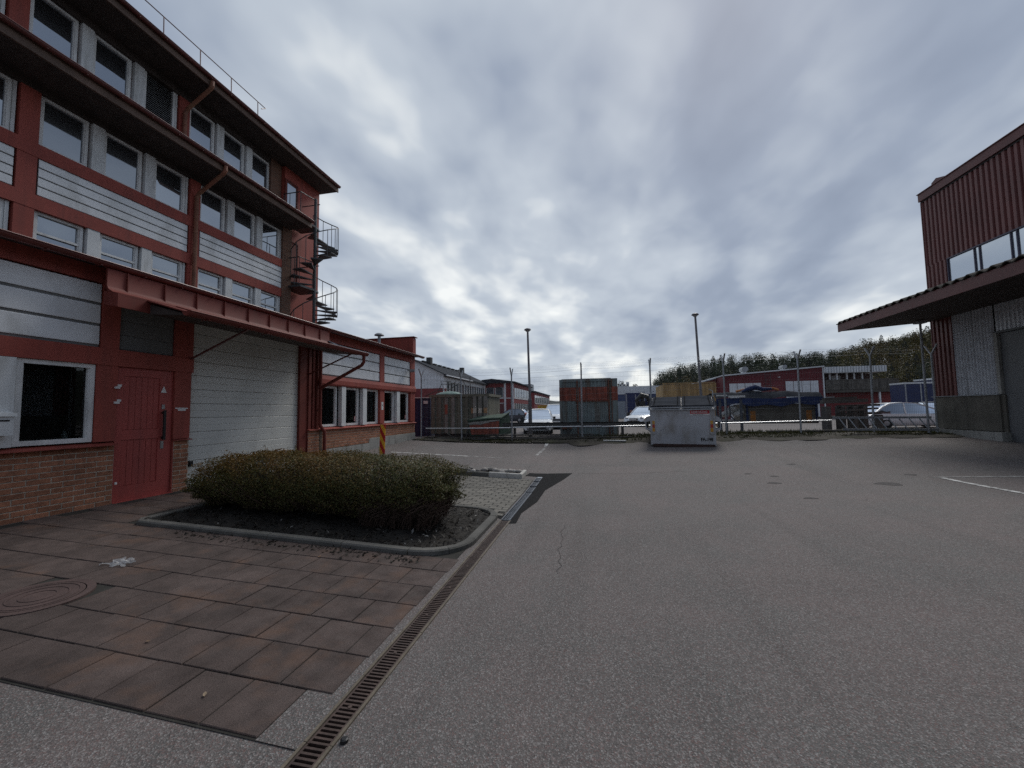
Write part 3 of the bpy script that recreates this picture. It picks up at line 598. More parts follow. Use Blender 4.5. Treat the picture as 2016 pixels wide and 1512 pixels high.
for i in range(9): y = 9.72 + i * .012; o.tube([(-7.45, y, 3.72), (-6.9, y, 3.47 + i * .001), (-6.15, y, 3.25)], .006, 5)
o.build('ribbed_edge', m_galv, canopy)
cg = gutter(-6.13, 3.22, 4.98, 9.92, .075, 'canopy_gutter', m_redmetal, canopy)
for y in (4.97, 9.92): o = MB(); o.prism([(-6.13 + .075 * math.cos(PI + PI * i / 8), 3.222 + .075 * math.sin(PI + PI * i / 8)) for i in range(9)], 'y', y, y + .008); o.build('gutter_end', m_redmetal, cg)
def pipe(pts, r=.042, mt=m_redmetal, name='downpipe', clamps=()):
    m = MB(); m.tube(pts, r, 10); p = m.build(name, mt, ob, 'auto')
    for c in clamps:
        q = MB(); q.lathe([(r, -.015), (r + .008, -.015), (r + .008, .015), (r, .015)], c, 10); q.build('pipe_clamp', mt, p)
    return p
pipe([(-6.13, 9.80, 3.16), (-6.13, 9.80, 2.99), (-6.19, 9.80, 2.90), (-7.38, 9.80, 2.34), (-7.44, 9.80, 2.28), (-7.44, 9.80, 1.32), (-7.42, 9.86, 1.22), (-7.38, 9.92, 1.12), (-7.38, 9.92, .30)], .045, clamps=[(-7.44, 9.80, 1.75), (-7.38, 9.92, .62)])
pipe([(-7.20, 9.80, 3.90), (-7.24, 9.80, 3.78), (-7.40, 9.80, 3.62), (-7.44, 9.80, 3.50), (-7.44, 9.80, 2.3)], .045)
for y in (6.2, 9.45):
    o = MB(); o.beam((-7.5, y, 2.68), (-6.2, y, 3.19), .03, .03); o.build('canopy_brace', m_gutter, canopy)
# ---- upper floors
BAY, WN, MOD = 3.34, .79, 1.07
bays = [5.66 + BAY * i for i in (-3, -2, -1, 0, 1)]
soft_top = 8.2
def band(X, z0, z1, y0=-6, y1=11.97, name='belt', mt=m_red, pr=.0): return build1(name, mt, ob, (X - .14, X + pr, y0, y1, z0, z1))
band(UX, 3.9, 4.30); band(UX, 5.71, 5.995, pr=.01); band(UX, 6.755, 7.03, pr=.01); band(UX, 8.09, 8.29, mt=m_soffit); band(TX, 8.95, 9.14); band(TX, 10.56, 10.9, mt=m_soffit)  # top belts coloured dark for the shade and dirt under the eaves
for bi, b in enumerate(bays):
    cy = (b - .37, b - .03)
    for X, z0, z1 in ((UX, 4.301, 5.709), (UX, 5.996, 6.754), (UX, 7.031, 8.089), (TX, 9.141, 10.559)): build1('column', m_red, ob, (X - .14, X, cy[0] + .05, cy[1], z0, z1))
    slats(b, b + BAY - .35, 5.997, 6.753, 4, UX - .015, gap=.022)
    for i in range(3):
        y0 = b + i * MOD
        window(y0, y0 + WN, 4.302, 5.708, UX - .07, transom=5.29); window(y0, y0 + WN, 7.032, 8.088, UX - .07); 
        if bi == 3 and i == 2:
            lv = build1('ventilation_louvre', m_frame, ob, (TX - .13, TX - .05, y0, y0 + .06, 9.142, 10.558), (TX - .13, TX - .05, y0 + WN - .06, y0 + WN, 9.142, 10.558))
            for q in range(26):
                o = MB(); z = 9.16 + q * .054; o.hexa([(TX - .12, y0 + .06, z), (TX - .05, y0 + .06, z - .03), (TX - .05, y0 + WN - .06, z - .03), (TX - .12, y0 + WN - .06, z), (TX - .12, y0 + .06, z + .006), (TX - .05, y0 + .06, z - .024), (TX - .05, y0 + WN - .06, z - .024), (TX - .12, y0 + WN - .06, z + .006)]); o.build('slat', m_steel, lv)
            build1('louvre_back', m_black, lv, (TX - .135, TX - .128, y0 + .06, y0 + WN - .06, 9.15, 10.55))
        else: window(y0, y0 + WN, 9.142, 10.558, TX - .07)
        if i < 2:
            for X, z0, z1 in ((UX, 4.303, 5.707), (UX, 7.033, 8.087), (TX, 9.143, 10.557)): build1('post', m_post, ob, (X - .13, X - .005, y0 + WN + .04, y0 + MOD - .02, z0, z1))
        else:
            for X, z0, z1 in ((UX, 4.303, 5.707), (UX, 7.033, 8.087), (TX, 9.143, 10.557)): build1('post', m_post, ob, (X - .13, X - .05, y0 + WN + .005, y0 + WN + .055, z0, z1))
m_brickt = bpy.data.materials.new('far_brick'); m_brickt.use_nodes = True
_t = m_brickt.node_tree; _b = _t.nodes.new('ShaderNodeTexBrick'); _g = _t.nodes.new('ShaderNodeNewGeometry'); _s = _t.nodes.new('ShaderNodeSeparateXYZ'); _c = _t.nodes.new('ShaderNodeCombineXYZ'); _a = _t.nodes.new('ShaderNodeMath')
_t.links.new(_g.outputs['Position'], _s.inputs[0]); _t.links.new(_s.outputs[0], _a.inputs[0]); _t.links.new(_s.outputs[1], _a.inputs[1]); _t.links.new(_a.outputs[0], _c.inputs[0]); _t.links.new(_s.outputs[2], _c.inputs[1]); _t.links.new(_c.outputs[0], _b.inputs[0])
_b.inputs['Color1'].default_value = (.19, .085, .05, 1); _b.inputs['Color2'].default_value = (.13, .06, .038, 1); _b.inputs['Mortar'].default_value = (.17, .13, .10, 1); _b.inputs['Scale'].default_value = 1; _b.inputs['Mortar Size'].default_value = .008
_b.inputs['Brick Width'].default_value = .26; _b.inputs['Row Height'].default_value = .077; _t.links.new(_b.outputs[0], _t.nodes['Principled BSDF'].inputs['Base Color']); _t.nodes['Principled BSDF'].inputs['Roughness'].default_value = .9
build1('brick_pier', m_brickt, ob, (-12, UX + .02, 11.98, 12.40, 3.9, 8.28)); build1('brick_pier', m_brickt, ob, (-12.4, TX + .02, 11.9, 12.38, 8.32, 10.9))
# eaves
def eave(gxx, gzz, wallx, y0, y1, rise, back):
    m = MB(); m.prism([(gxx - .06, gzz + .03), (back, gzz + .03 + rise), (back, gzz - .05 + rise), (gxx - .06, gzz - .01)], 'y', y0, y1); rf = m.build('roof_slope', m_roof, ob)
    m = MB(); m.prism([(gxx - .10, gzz - .06), (gxx - .06, gzz - .02), (gxx - .06, gzz - .22), (gxx - .10, gzz - .225)], 'y', y0, y1); m.build('fascia', m_fascia, ob)
    m = MB(); m.prism([(gxx - .101, gzz - .20), (gxx - .101, gzz - .17), (wallx - .1, gzz - .17), (wallx - .1, gzz - .20)], 'y', y0, y1); m.build('soffit', m_soffit, ob)
    gutter(gxx, gzz, y0, y1, .062)
    return rf
eave(-9.71, 8.42, UX, -6, 12.28, .62, -11.25)
r3 = eave(-10.22, 10.96, TX, -6, 14.45, 4.6, -17.0)
m = MB(); m.prism([(-10.3, 10.97), (-10.3, 10.74), (-17, 15.3), (-17, 15.56)], 'y', 14.452, 14.49); m.build('verge_board', m_fascia, ob)
for gx0, wx, z0, zt in ((-9.71, UX, 8.36, 4.32), (-10.22, TX, 10.86, 8.95)):
    y = 8.80 if wx == UX else 8.78
    pipe([(gx0, y, z0), (gx0, y, z0 - .12), (gx0 - .06, y, z0 - .2), (wx + .14, y, z0 - .66), (wx + .075, y, z0 - .76), (wx + .075, y, zt)], .05, m_rpipe, clamps=[(wx + .075, y, z0 - 1.1)])
# snow guard rail on the roof
sg = MB(); sg.tube([(-10.82, 3.0, 12.03), (-10.82, 11.22, 12.03)], .014, 6); sg.tube([(-10.82, 11.22, 12.03), (-10.72, 10.95, 11.8)], .014, 6)
snow = sg.build('snow_guard_rail', m_gutter, ob)
for y in [3.9 + 1.0 * i for i in range(8)]:
    o = MB(); o.tube([(-10.82, y, 12.03), (-10.80, y, 11.4)], .014, 6); o.build('rail_bracket', m_gutter, snow)
# doors in the stair wall
for y0, y1, z0, z1, gl in ((12.46, 13.0, 8.62, 10.25, True), (12.55, 13.08, 6.22, 8.02, False)):
    d = build1('stair_door', m_redmetal, ob, (WX, WX + .04, y0 - .05, y0, z0, z1 + .05), (WX, WX + .04, y1, y1 + .05, z0, z1 + .05), (WX, WX + .04, y0, y1, z1, z1 + .05), (WX, WX + .02, y0, y1, z0, z1))
    if gl: build1('pane', m_glass, d, (WX + .021, WX + .026, y0 + .06, y1 - .06, z0 + .6, z1 - .06))
# small fittings
sgn = build1('notice', m_frame, ob, (GX + .001, GX + .004, 13.12, 13.24, 1.72, 2.0)); build1('notice_mark', m_black, sgn, (GX + .0045, GX + .006, 13.16, 13.20, 1.85, 1.91))
for y, z in ((11.72, 1.36), (15.2, 1.36)): build1('window_sticker', mat('pink_sticker', (.6, .35, .33), .6), ob, (GX - .118, GX - .114, y - .06, y, z, z + .16))
cw = thing('wall_lamp', 'small grey wall lamp on the far end of the panels', 'lamp', (-7.4, 15.1, 3.3)); o = MB(); o.lathe([(.0, .0), (.14, -.02), (.12, -.09), (.05, -.13), (0, -.13)], (-7.3, 15.1, 3.35), 14); o.build('lamp_shade', m_galv, cw); o = MB(); o.tube([(-7.49, 15.1, 3.30), (-7.35, 15.1, 3.32)], .02, 6); o.build('bracket', m_galv, cw)
vc = thing('roof_vent', 'grey mushroom vent on the low roof near its parapet', 'vent', (-8.75, 15.1, 4.1)); o = MB(); o.lathe([(.06, 0), (.06, .72)], (-8.75, 15.1, 4.1), 12); o.build('vent_pipe', m_galv, vc); o = MB(); o.lathe([(0.05, .68), (.20, .69), (.18, .74), (.09, .79), (0, .8)], (-8.75, 15.1, 4.1), 18); o.build('vent_hood', m_galv, vc)
# ---- letter box left of the window
lb = thing('letter_box', 'grey letter box on the white post beside the near window', 'letter box', (-7.38, 3.6, 1.4))
build1('box', m_post, lb, (-7.484, -7.35, 3.42, 3.80, 1.40, 1.64)); o = MB(); o.prism([(-7.484, 1.642), (-7.33, 1.642), (-7.34, 1.68), (-7.484, 1.71)], 'y', 3.40, 3.82); o.build('lid', m_post, lb); build1('slot', m_black, lb, (-7.349, -7.346, 3.46, 3.76, 1.58, 1.60))
# ================================================================ SPIRAL STAIR
ss = thing('spiral_staircase', 'dark grey steel spiral staircase with thin railings at the end of the office building', 'staircase', (-10.15, 12.94, 4.1))
cx_, cy_, RAD = -10.15, 12.94, .80
o = MB(); o.tube([(cx_, cy_, 4.05), (cx_, cy_, 9.65)], .055, 10); o.build('pole', m_dksteel, ss)
def sector(a0, a1, r0, r1, z0, z1, n=4):
    m = MB(); k = []
    for i in range(n + 1): a = a0 + (a1 - a0) * i / n; k.append((cx_ + r1 * math.cos(a), cy_ + r1 * math.sin(a)))
    k += [(cx_ + r0 * math.cos(a1), cy_ + r0 * math.sin(a1)), (cx_ + r0 * math.cos(a0), cy_ + r0 * math.sin(a0))]
    m.prism(k, 'z', z0, z1); return m
rail_pts = []
NT = 12
def flight(zb, zt, nt, a_start, a_end):
    P = []
    for i in range(nt):
        a = a_start + (a_end - a_start) * i / nt; da = (a_end - a_start) / nt * 1.12; z = zb + (zt - zb) * (i + 1) / (nt + 1)
        t = sector(a, a + da, .05, RAD, z - .035, z).build('tread', m_dksteel, ss)
        am = a + da * .5; q = (cx_ + RAD * math.cos(am), cy_ + RAD * math.sin(am)); P.append((q[0], q[1], z + .95))
        b = MB(); b.tube([(q[0], q[1], z - .03), (q[0], q[1], z + .95)], .011, 5); b.build('baluster', m_dksteel, t)
    r = MB(); r.tube(P, .018, 6); r.build('handrail', m_dksteel, ss)
PI = math.pi
flight(6.20, 8.60, NT, R(195), R(195 + 310)); flight(3.95, 6.20, 11, R(215), R(215 + 290))
for z in (6.20, 8.60):
    ld = MB(); ld.prism([(WX + .05, cy_ - .66), (cx_ - .05, cy_ - .66 if z < 8 else cy_ - .6), (cx_ + .05, cy_), (cx_ - .05, cy_ + .3), (WX + .05, cy_ + .3)], 'z', z - .07, z); l_ = ld.build('landing', m_dksteel, ss)
    b = MB(); ya = cy_ - .66; b.tube([(WX + .08, ya, z + 1.0), (cx_ - .1, ya, z + 1.0), (cx_, cy_, z + 1.0)], .018, 6)
    for x in (WX + .1, WX + .35, WX + .6, cx_ - .1): b.tube([(x, ya, z), (x, ya, z + 1.0)], .011, 5)
    b.tube([(WX + .08, cy_ + .3, z + 1.0), (cx_ - .05, cy_ + .3, z + 1.0)], .018, 6)
    b.build('landing_rail', m_dksteel, l_)
# ================================================================ CORRUGATED HALL (right)
HX = 11.15; HY = 16.25
hall = thing('corrugated_hall', 'tall dark red corrugated hall with a tiled canopy and concrete plinth', 'building', (11.2, 12, .6))
m_hred = mat('hall_red_sheet', (0.155, 0.050, 0.044), 0.5, 0.15, 1.3, 0.08, 50, spec=0.45, dirt=(0.10, 0.04, 0.035), dirt_amt=0.5, dirt_scale=(5, 5, .5))
m_hgalv = mat('galvanised_sheet', (0.58, 0.60, 0.63), 0.5, 0.10, 4, 0.1, 60, metal=0.2, dirt=(0.2, 0.2, 0.2), dirt_amt=0.5, dirt_scale=(9, 9, .6))
def corr(y0, y1, z0, z1, X, pitch, depth, mt, name='wall_sheet', sign=-1, round_=False):
    # ribbed sheet in a plane of constant X, ribs vertical, standing out towards the yard
    P = []; y = y0
    while y < y1 - 1e-4:
        if round_:
            for q in range(8): P.append((X + sign * depth * (.5 - .5 * math.cos(2 * PI * q / 8)), y + pitch * q / 8))
        else: P += [(X, y), (X, y + pitch * .30), (X + sign * depth, y + pitch * .42), (X + sign * depth, y + pitch * .88)]
        y += pitch
    P = [(a, min(b, y1)) for a, b in P] + [(X, y1)]
    m = MB(); k = len(P)
    m.add([(a, b, z0) for a, b in P] + [(a, b, z1) for a, b in P], [(i, i + 1, k + i + 1, k + i) for i in range(k - 1)])
    o = m.build(name, mt, hall, True if round_ else False); return o
# body behind the sheets
build1('wall', m_hred, hall, (HX + .05, 26, -8, HY - .05, .3, 8.55)); build1('roof', m_roof, hall, (HX - .05, 26, -8, HY + .02, 8.552, 8.6))
y = -8.0
for a, b in [(-8 + 1.02 * i, -8 + 1.02 * (i + 1)) for i in range(23)] + [(15.46, HY)]:
    corr(a, b, 6.30, 8.57, HX, .17, .045, m_hred)
corr(15.42, HY, 1.89, 6.299, HX, .17, .045, m_hred)
corr(-8, 15.42, 4.46, 5.30, HX, .17, .045, m_hred)
# end face (towards the fence)
build1('end_trim', m_htrim, hall, (HX - .06, HX + .06, HY + .001, HY + .03, 1.88, 8.58))
build1('roof_trim', m_htrim, hall, (HX - .10, HX + .05, -8, HY + .05, 8.605, 8.86)); build1('roof_trim_lip', m_htrim, hall, (HX - .13, HX + .08, -8, HY + .07, 8.862, 8.885))
o = MB(); o.prism([(15.15, 8.89), (16.05, 8.89), (16.05, 9.12), (15.85, 9.20), (15.15, 8.95)], 'x', 11.3, 12.1); o.build('roof_box', m_htrim, hall)
# window band
m_hglass = glass_mat('hall_glass', (0.26, 0.28, 0.28), 0.5, 0.08)
m_hframe = mat('hall_frame', (0.07, 0.065, 0.10), .5)
yb = 15.42; wb = MB(); wb.box(HX - .06, HX + .04, -8, 15.42, 6.26, 6.299); wb.box(HX - .06, HX + .04, 15.40, 15.42, 5.30, 6.26); wb.box(HX - .06, HX + .04, -8, 15.40, 5.301, 5.33)
win = wb.build('window', m_hframe, hall)
y = 15.40
for i in range(14):
    for wd in (.93, .17):
        build1('pane', m_hglass, win, (HX - .02, HX, y - wd + .02, y - .015, 5.33, 6.26)); build1('mullion', m_hframe, win, (HX - .05, HX, y - wd - .012, y - wd + .018, 5.33, 6.26)); y -= wd
# lower wall: red ribs at the corner, galvanised sheet, opening with a dark door
corr(14.08, 15.38, 1.89, 4.45, HX - .01, .105, .085, m_hgalv, 'galvanised_sheet', round_=True)
build1('door_jamb', m_conc, hall, (HX - .08, HX + .05, 13.98, 14.075, 1.885, 3.62)); 
corr(9.6, 14.07, 3.66, 4.45, HX - .01, .12, .03, m_hgalv, 'galvanised_sheet'); corr(-8, 9.6, 1.89, 4.45, HX - .01, .17, .04, m_hred)
build1('plinth', m_concd, hall, (HX - .09, HX + .04, 14.05, HY + .10, .83, 1.86)); build1('plinth_cap', m_galv, hall, (HX - .13, HX + .04, 14.05, HY + .14, 1.861, 1.883)); build1('footing', m_conc, hall, (HX - .22, HX + .04, 13.9, HY + .12, .3, .81))
build1('plinth', m_concd, hall, (HX - .09, HX + .04, -8, 9.55, .1, 1.86))
build1('opening_reveal', m_concd, hall, (HX - .05, HX - .012, 13.93, 14.045, .5, 1.86)); build1('lintel', m_dksteel, hall, (HX - .07, HX + .04, 9.6, 14.06, 3.60, 3.658))
m_ddoor = mat('grey_folding_door', (0.13, 0.135, 0.14), .5, .12, 2, .08, 50)
dd = build1('sliding_door', m_ddoor, hall, (HX - .01, HX + .045, 9.62, 13.97, .45, 3.59))
for i in range(4): build1('door_panel', m_ddoor, dd, (HX - .03, HX - .011, 9.66 + i * 1.035, 9.66 + (i + 1) * 1.035 - .04, .5, 3.55))
for i in range(4): build1('door_rib', m_ddoor, dd, (HX - .042, HX - .031, 9.66 + i * 1.035, 9.66 + (i + 1) * 1.035 - .04, 1.9, 1.96))
# canopy
CX = 8.33
ca = MB(); ca.prism([(CX + .03, 4.24), (CX + .03, 4.44), (HX - .05, 5.28), (HX - .05, 5.2), (HX - .05, 4.42)], 'y', -8, 16.18); cn = ca.build('canopy_deck', m_soffit, hall)
build1('canopy_fascia', m_htrim, cn, (CX - .01, CX + .029, -8, 16.22, 4.20, 4.47)); 
o = MB(); o.prism([(CX + .03, 4.22), (CX + .03, 4.50), (HX - .1, 5.32), (HX - .1, 4.40)], 'y', 16.182, 16.22); o.build('canopy_end_board', m_htrim, cn)
m_tile = mat('roof_tile', (0.060, 0.052, 0.042), .9, .3, 6, .25, 60, bump=.4, rnd=.2, dirt=(0.085, 0.085, 0.06), dirt_amt=.6, dirt_scale=(5, 5, 5))
tl = MB(); n = 10; TW = .30
pr = [(-TW / 2 + TW * i / n, .035 * math.sin(2 * PI * (i / n) - .6)) for i in range(n + 1)]
k = n + 1; rise = (5.28 - 4.46) / (HX - CX)
vs = []
for (xx, lift) in ((-.03, .012), (.40, 0)):
    for yv, hz in pr: vs.append((xx, yv, rise * xx + hz + lift + .025))
    for yv, hz in pr: vs.append((xx, yv, rise * xx + hz + lift - .0))
fs = [(i, i + 1, 2 * k + i + 1, 2 * k + i) for i in range(n)] + [(k + i + 1, k + i, 3 * k + i, 3 * k + i + 1) for i in range(n)] + [(i + 1, i, k + i, k + i + 1) for i in range(n)] + [(0, 2 * k, 3 * k, k), (n, k + n, 3 * k + n, 2 * k + n)]
tl.add(vs, fs); tile_me = tl.mesh('roof_tile', m_tile, smooth=False)
for r_ in range(3):
    for j in range(44):
        y = 16.08 - TW * j * .985; 
        piece('roof_tile', tile_me, cn, (CX - .02 + .37 * r_, y, 4.49 + rise * .37 * r_ + random.uniform(-.006, .006)), (0, random.uniform(-.02, .02), random.uniform(-.02, .02)))
o = MB(); o.prism([(CX + 1.1, 4.49 + rise * 1.1 - .03), (HX - .06, 4.49 + rise * (HX - CX) + .0), (HX - .06, 4.49 + rise * (HX - CX) + .05), (CX + 1.1, 4.49 + rise * 1.1 + .03)], 'y', -8, 16.2); o.build('tiled_slope', m_tile, cn)
cp = thing('canopy_post', 'thin galvanised post holding up the far end of the tiled canopy', 'post', (10.37, 15.62, .66)); o = MB(); o.tube([(10.37, 15.62, gz(10.37, 15.62)), (10.37, 15.62, 4.33)], .032, 10); o.build('shaft', m_galv, cp); o = MB(); o.box(10.25, 10.49, 15.5, 15.74, 4.26, 4.33); o.build('head_plate', m_galv, cp)
# ================================================================ PLANTER AND HEDGE
planter = thing('planter_kerb', 'low grey concrete kerb with rounded corner round the hedge bed', 'kerb', (-3.8, 5.3, .05))
m_kerb = mat('kerb_concrete', (0.112, 0.107, 0.097), .9, .2, 3, .22, 100, bump=.35, bs=140, rnd=.12, dirt=(0.06, 0.065, 0.05), dirt_amt=.6, dirt_scale=(4, 4, 4))
def kerb_run(pts, wd=.11, h=.065, parent=planter, mt=m_kerb, name='kerb_stone', gap=.005):
    # one stone following the polyline pts (its outer edge), wd wide to the left of travel
    m = MB(); k = len(pts); rings = []
    for i, p in enumerate(pts):
        a, b = pts[max(0, i - 1)], pts[min(k - 1, i + 1)]; d = Vector((b[0] - a[0], b[1] - a[1])).normalized(); nl = Vector((-d.y, d.x))
        if i == 0: p = (p[0] + d.x * gap, p[1] + d.y * gap)
        if i == k - 1: p = (p[0] - d.x * gap, p[1] - d.y * gap)
        z = gz(p[0], p[1]); c = .016
        rings.append([(p[0] + nl.x * u, p[1] + nl.y * u, z + v) for u, v in ((0, -.05), (0, h - c), (c, h), (wd - c * .6, h), (wd, h - c * .6), (wd, -.05))])
    for r_ in rings: m.v += r_
    for i in range(k - 1):
        for j in range(6): m.f.append((i * 6 + j, i * 6 + (j + 1) % 6, (i + 1) * 6 + (j + 1) % 6, (i + 1) * 6 + j)); m.m.append(0)
    m.f += [tuple(range(5, -1, -1)), tuple((k - 1) * 6 + j for j in range(6))]; m.m += [0, 0]
    return m.build(name, mt, parent)
outer = []; 
def arc(cx, cy, r_, a0, a1, n=6): return [(cx + r_ * math.cos(R(a0 + (a1 - a0) * i / n)), cy + r_ * math.sin(R(a0 + (a1 - a0) * i / n))) for i in range(n + 1)]
xs_ = [-5.95, -4.95, -3.95, -2.95, -2.12]
for a, b in zip(xs_, xs_[1:]): kerb_run([(a, 4.28 - .02 * (a + 4) * .2), (b, 4.28 - .02 * (b + 4) * .2)])
kerb_run(arc(-2.12, 4.88, .60, -90, -45, 5)); kerb_run(arc(-2.12, 4.88, .60, -45, 0, 5))
kerb_run([(-1.52, 4.88), (-1.52, 5.95)]); kerb_run(arc(-2.0, 5.96, .48, 0, 90, 6))
for a, b in zip([-2.0, -3.0, -4.0, -5.0], [-3.0, -4.0, -5.0, -5.95]): kerb_run([(a, 6.44), (b, 6.44)])
kerb_run([(-5.95, 6.44), (-6.07, 6.32), (-6.07, 5.4)]); kerb_run([(-6.07, 5.4), (-6.07, 4.4), (-5.95, 4.28)])
m_mulch = mat('mulch', (0.020, 0.017, 0.014), .95, .4, 9, .4, 90, bump=.6, bs=60)
mb = MB(); xs = frange(-6.0, -1.6, .11) + [-1.6]; ys = frange(4.36, 6.36, .11) + [6.36]; k = len(xs)
def inbed(x, y):
    if x > -2.12 and y < 4.88: return math.hypot(x + 2.12, y - 4.88) < .52
    if x > -2.0 and y > 5.96: return math.hypot(x + 2.0, y - 5.96) < .40
    return True
mb.v = [(x, y, gz(x, y) + .03 + .025 * math.sin(x * 5.1 + y * 3) * math.sin(y * 4.3) + random.uniform(-.012, .012)) for y in ys for x in xs]
for j in range(len(ys) - 1):
    for i in range(k - 1):
        if inbed(xs[i] + .05, ys[j] + .05): mb.f.append((j*k+i, j*k+i+1, (j+1)*k+i+1, (j+1)*k+i)); mb.m.append(0)
bed = tag(mb.build('mulch_bed', m_mulch, None, True), 'dark bark mulch bed under the hedge', None, None, 'structure')
def cards(name, mt, P, D, S, C, label=None, parent=None, kind='stuff', aspect=.6, bend=True):
    # many small leaf-like faces: centres P, facing directions D, sizes S, colours C
    n = len(P); D = D / (np.linalg.norm(D, axis=1, keepdims=True) + 1e-9)
    U = np.cross(D, rng.normal(size=(n, 3))); U /= np.linalg.norm(U, axis=1, keepdims=True) + 1e-9; V = np.cross(D, U)
    a = (S * .5)[:, None]; b = (S * .5 * aspect)[:, None]
    vs = np.stack([P - U * a, P - V * b + D * a * .15, P + U * a, P + V * b + D * a * .15], 1).reshape(-1, 3)
    me = bpy.data.meshes.new(name); me.vertices.add(4 * n); me.vertices.foreach_set('co', vs.astype(np.float32).ravel())
    me.loops.add(4 * n); me.loops.foreach_set('vertex_index', np.arange(4 * n, dtype=np.int32)); me.polygons.add(n)
    me.polygons.foreach_set('loop_start', np.arange(0, 4 * n, 4, dtype=np.int32)); me.polygons.foreach_set('loop_total', np.full(n, 4, dtype=np.int32))
    at = me.color_attributes.new('Col', 'FLOAT_COLOR', 'CORNER'); cc = np.ones((n, 4, 4), dtype=np.float32); cc[:, :, :3] = C[:, None, :]; at.data.foreach_set('color', cc.ravel())
    me.update(); me.validate(); me.materials.append(mt); o = bpy.data.objects.new(name, me); link(o, parent)
    return tag(o, label, None, None, kind)
m_leaf = leaf_mat('leaf')
n = 2600; X = rng.uniform(-5.95, -1.65, n); Y = rng.uniform(4.38, 6.3, n); ok = np.array([inbed(x, y) for x, y in zip(X, Y)]); X, Y = X[ok], Y[ok]; n = len(X)
Z = np.array([gz(x, y) for x, y in zip(X, Y)]) + .05 + rng.uniform(-.01, .025, n); g = rng.uniform(.3, 1.6, n)[:, None] * np.array([.026, .021, .017]); pale = rng.random(n) < np.where((X > -2.7), .10, .025); g[pale] = rng.uniform(.15, .4, pale.sum())[:, None] * np.array([1, .97, .9])
D = rng.normal(size=(n, 3)) * [.5, .5, .3] + [0, 0, 1]
cards('bark_chips', m_leaf, np.stack([X, Y, Z], 1), D, rng.uniform(.03, .085, n), g, 'bark chips scattered in the hedge bed', None, 'stuff', .35)
n = 260; X = rng.uniform(-5.2, -1.9, n); Y = rng.normal(4.16, .07, n); Y = np.minimum(Y, 4.27); Z = np.array([gz(x, y) for x, y in zip(X, Y)]) + .02
cards('soil_crumbs', m_leaf, np.stack([X, Y, Z], 1), rng.normal(size=(n, 3)) * .4 + [0, 0, 1], rng.uniform(.015, .06, n), rng.uniform(.4, 1.3, n)[:, None] * np.array([.03, .026, .02]), 'dark soil and bark crumbs spilled before the planter kerb', None, 'stuff', .5)
# ---- hedge: a wide clipped shrub, full on top and bare at the foot
hedge = thing('hedge', 'low wide green and rust brown hedge in the kerbed bed', 'hedge', (-3.9, 5.5, .1))
hx0, hx1, hy0, hy1 = -6.18, -2.0, 4.82, 6.2
def hedge_surface(n):
    # points just inside a lumpy rounded box
    P = []; 
    u = rng.normal(size=(n, 3)); p = 4.6
    rr = (np.abs(u) ** p).sum(1) ** (1 / p); u = u / rr[:, None]
    depth = 1 - np.abs(rng.normal(0, .15, n)); 
    lump = 1 + .06 * np.sin(u[:, 0] * 9 + 1.3) * np.sin(u[:, 1] * 4 + u[:, 2] * 5) + .04 * np.sin(u[:, 0] * 21 + u[:, 1] * 9) + .03 * np.sin(u[:, 0] * 37 + u[:, 2] * 17)
    q = u * (depth * lump)[:, None]
    cx, cy, cz = (hx0 + hx1) / 2, (hy0 + hy1) / 2, .60
    sx, sy, sz = (hx1 - hx0) / 2, (hy1 - hy0) / 2, .40
    zrel = q[:, 2]; taper = np.where(zrel < 0, 1 - .30 * np.clip(-zrel, 0, 1.2) ** 1.4, 1.0)
    x = cx + q[:, 0] * sx * (1 - (1 - taper) * .4); y = cy + q[:, 1] * sy * taper; z = cz + zrel * sz + .055 * np.clip((-x - 3.9) / 2.2, -1, 1) - np.clip(-x - 5.5, 0, 1) * .25
    return np.stack([x, y, z], 1), u
def hedge_cols(P, n):
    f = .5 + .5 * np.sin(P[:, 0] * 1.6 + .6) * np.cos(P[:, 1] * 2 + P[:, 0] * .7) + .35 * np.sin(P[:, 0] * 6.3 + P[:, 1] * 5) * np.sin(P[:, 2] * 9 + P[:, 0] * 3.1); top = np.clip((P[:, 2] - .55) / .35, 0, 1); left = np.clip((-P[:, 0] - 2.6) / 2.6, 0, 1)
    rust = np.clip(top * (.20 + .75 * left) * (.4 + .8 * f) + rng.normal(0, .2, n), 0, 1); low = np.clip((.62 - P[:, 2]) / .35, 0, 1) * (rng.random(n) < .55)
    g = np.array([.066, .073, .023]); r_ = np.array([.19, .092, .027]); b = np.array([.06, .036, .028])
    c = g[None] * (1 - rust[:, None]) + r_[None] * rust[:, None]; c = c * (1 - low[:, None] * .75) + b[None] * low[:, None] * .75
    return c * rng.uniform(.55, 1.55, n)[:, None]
n = 120000; P, u = hedge_surface(n); keep = P[:, 2] > .14 + .10 * rng.random(n); P, u = P[keep], u[keep]; n = len(P)
cards('foliage', m_leaf, P - np.array(ORG[hedge.name]), u + rng.normal(0, .7, (n, 3)) + [0, 0, .35], rng.uniform(.017, .036, n), hedge_cols(P, n), None, hedge, 'stuff', .55)
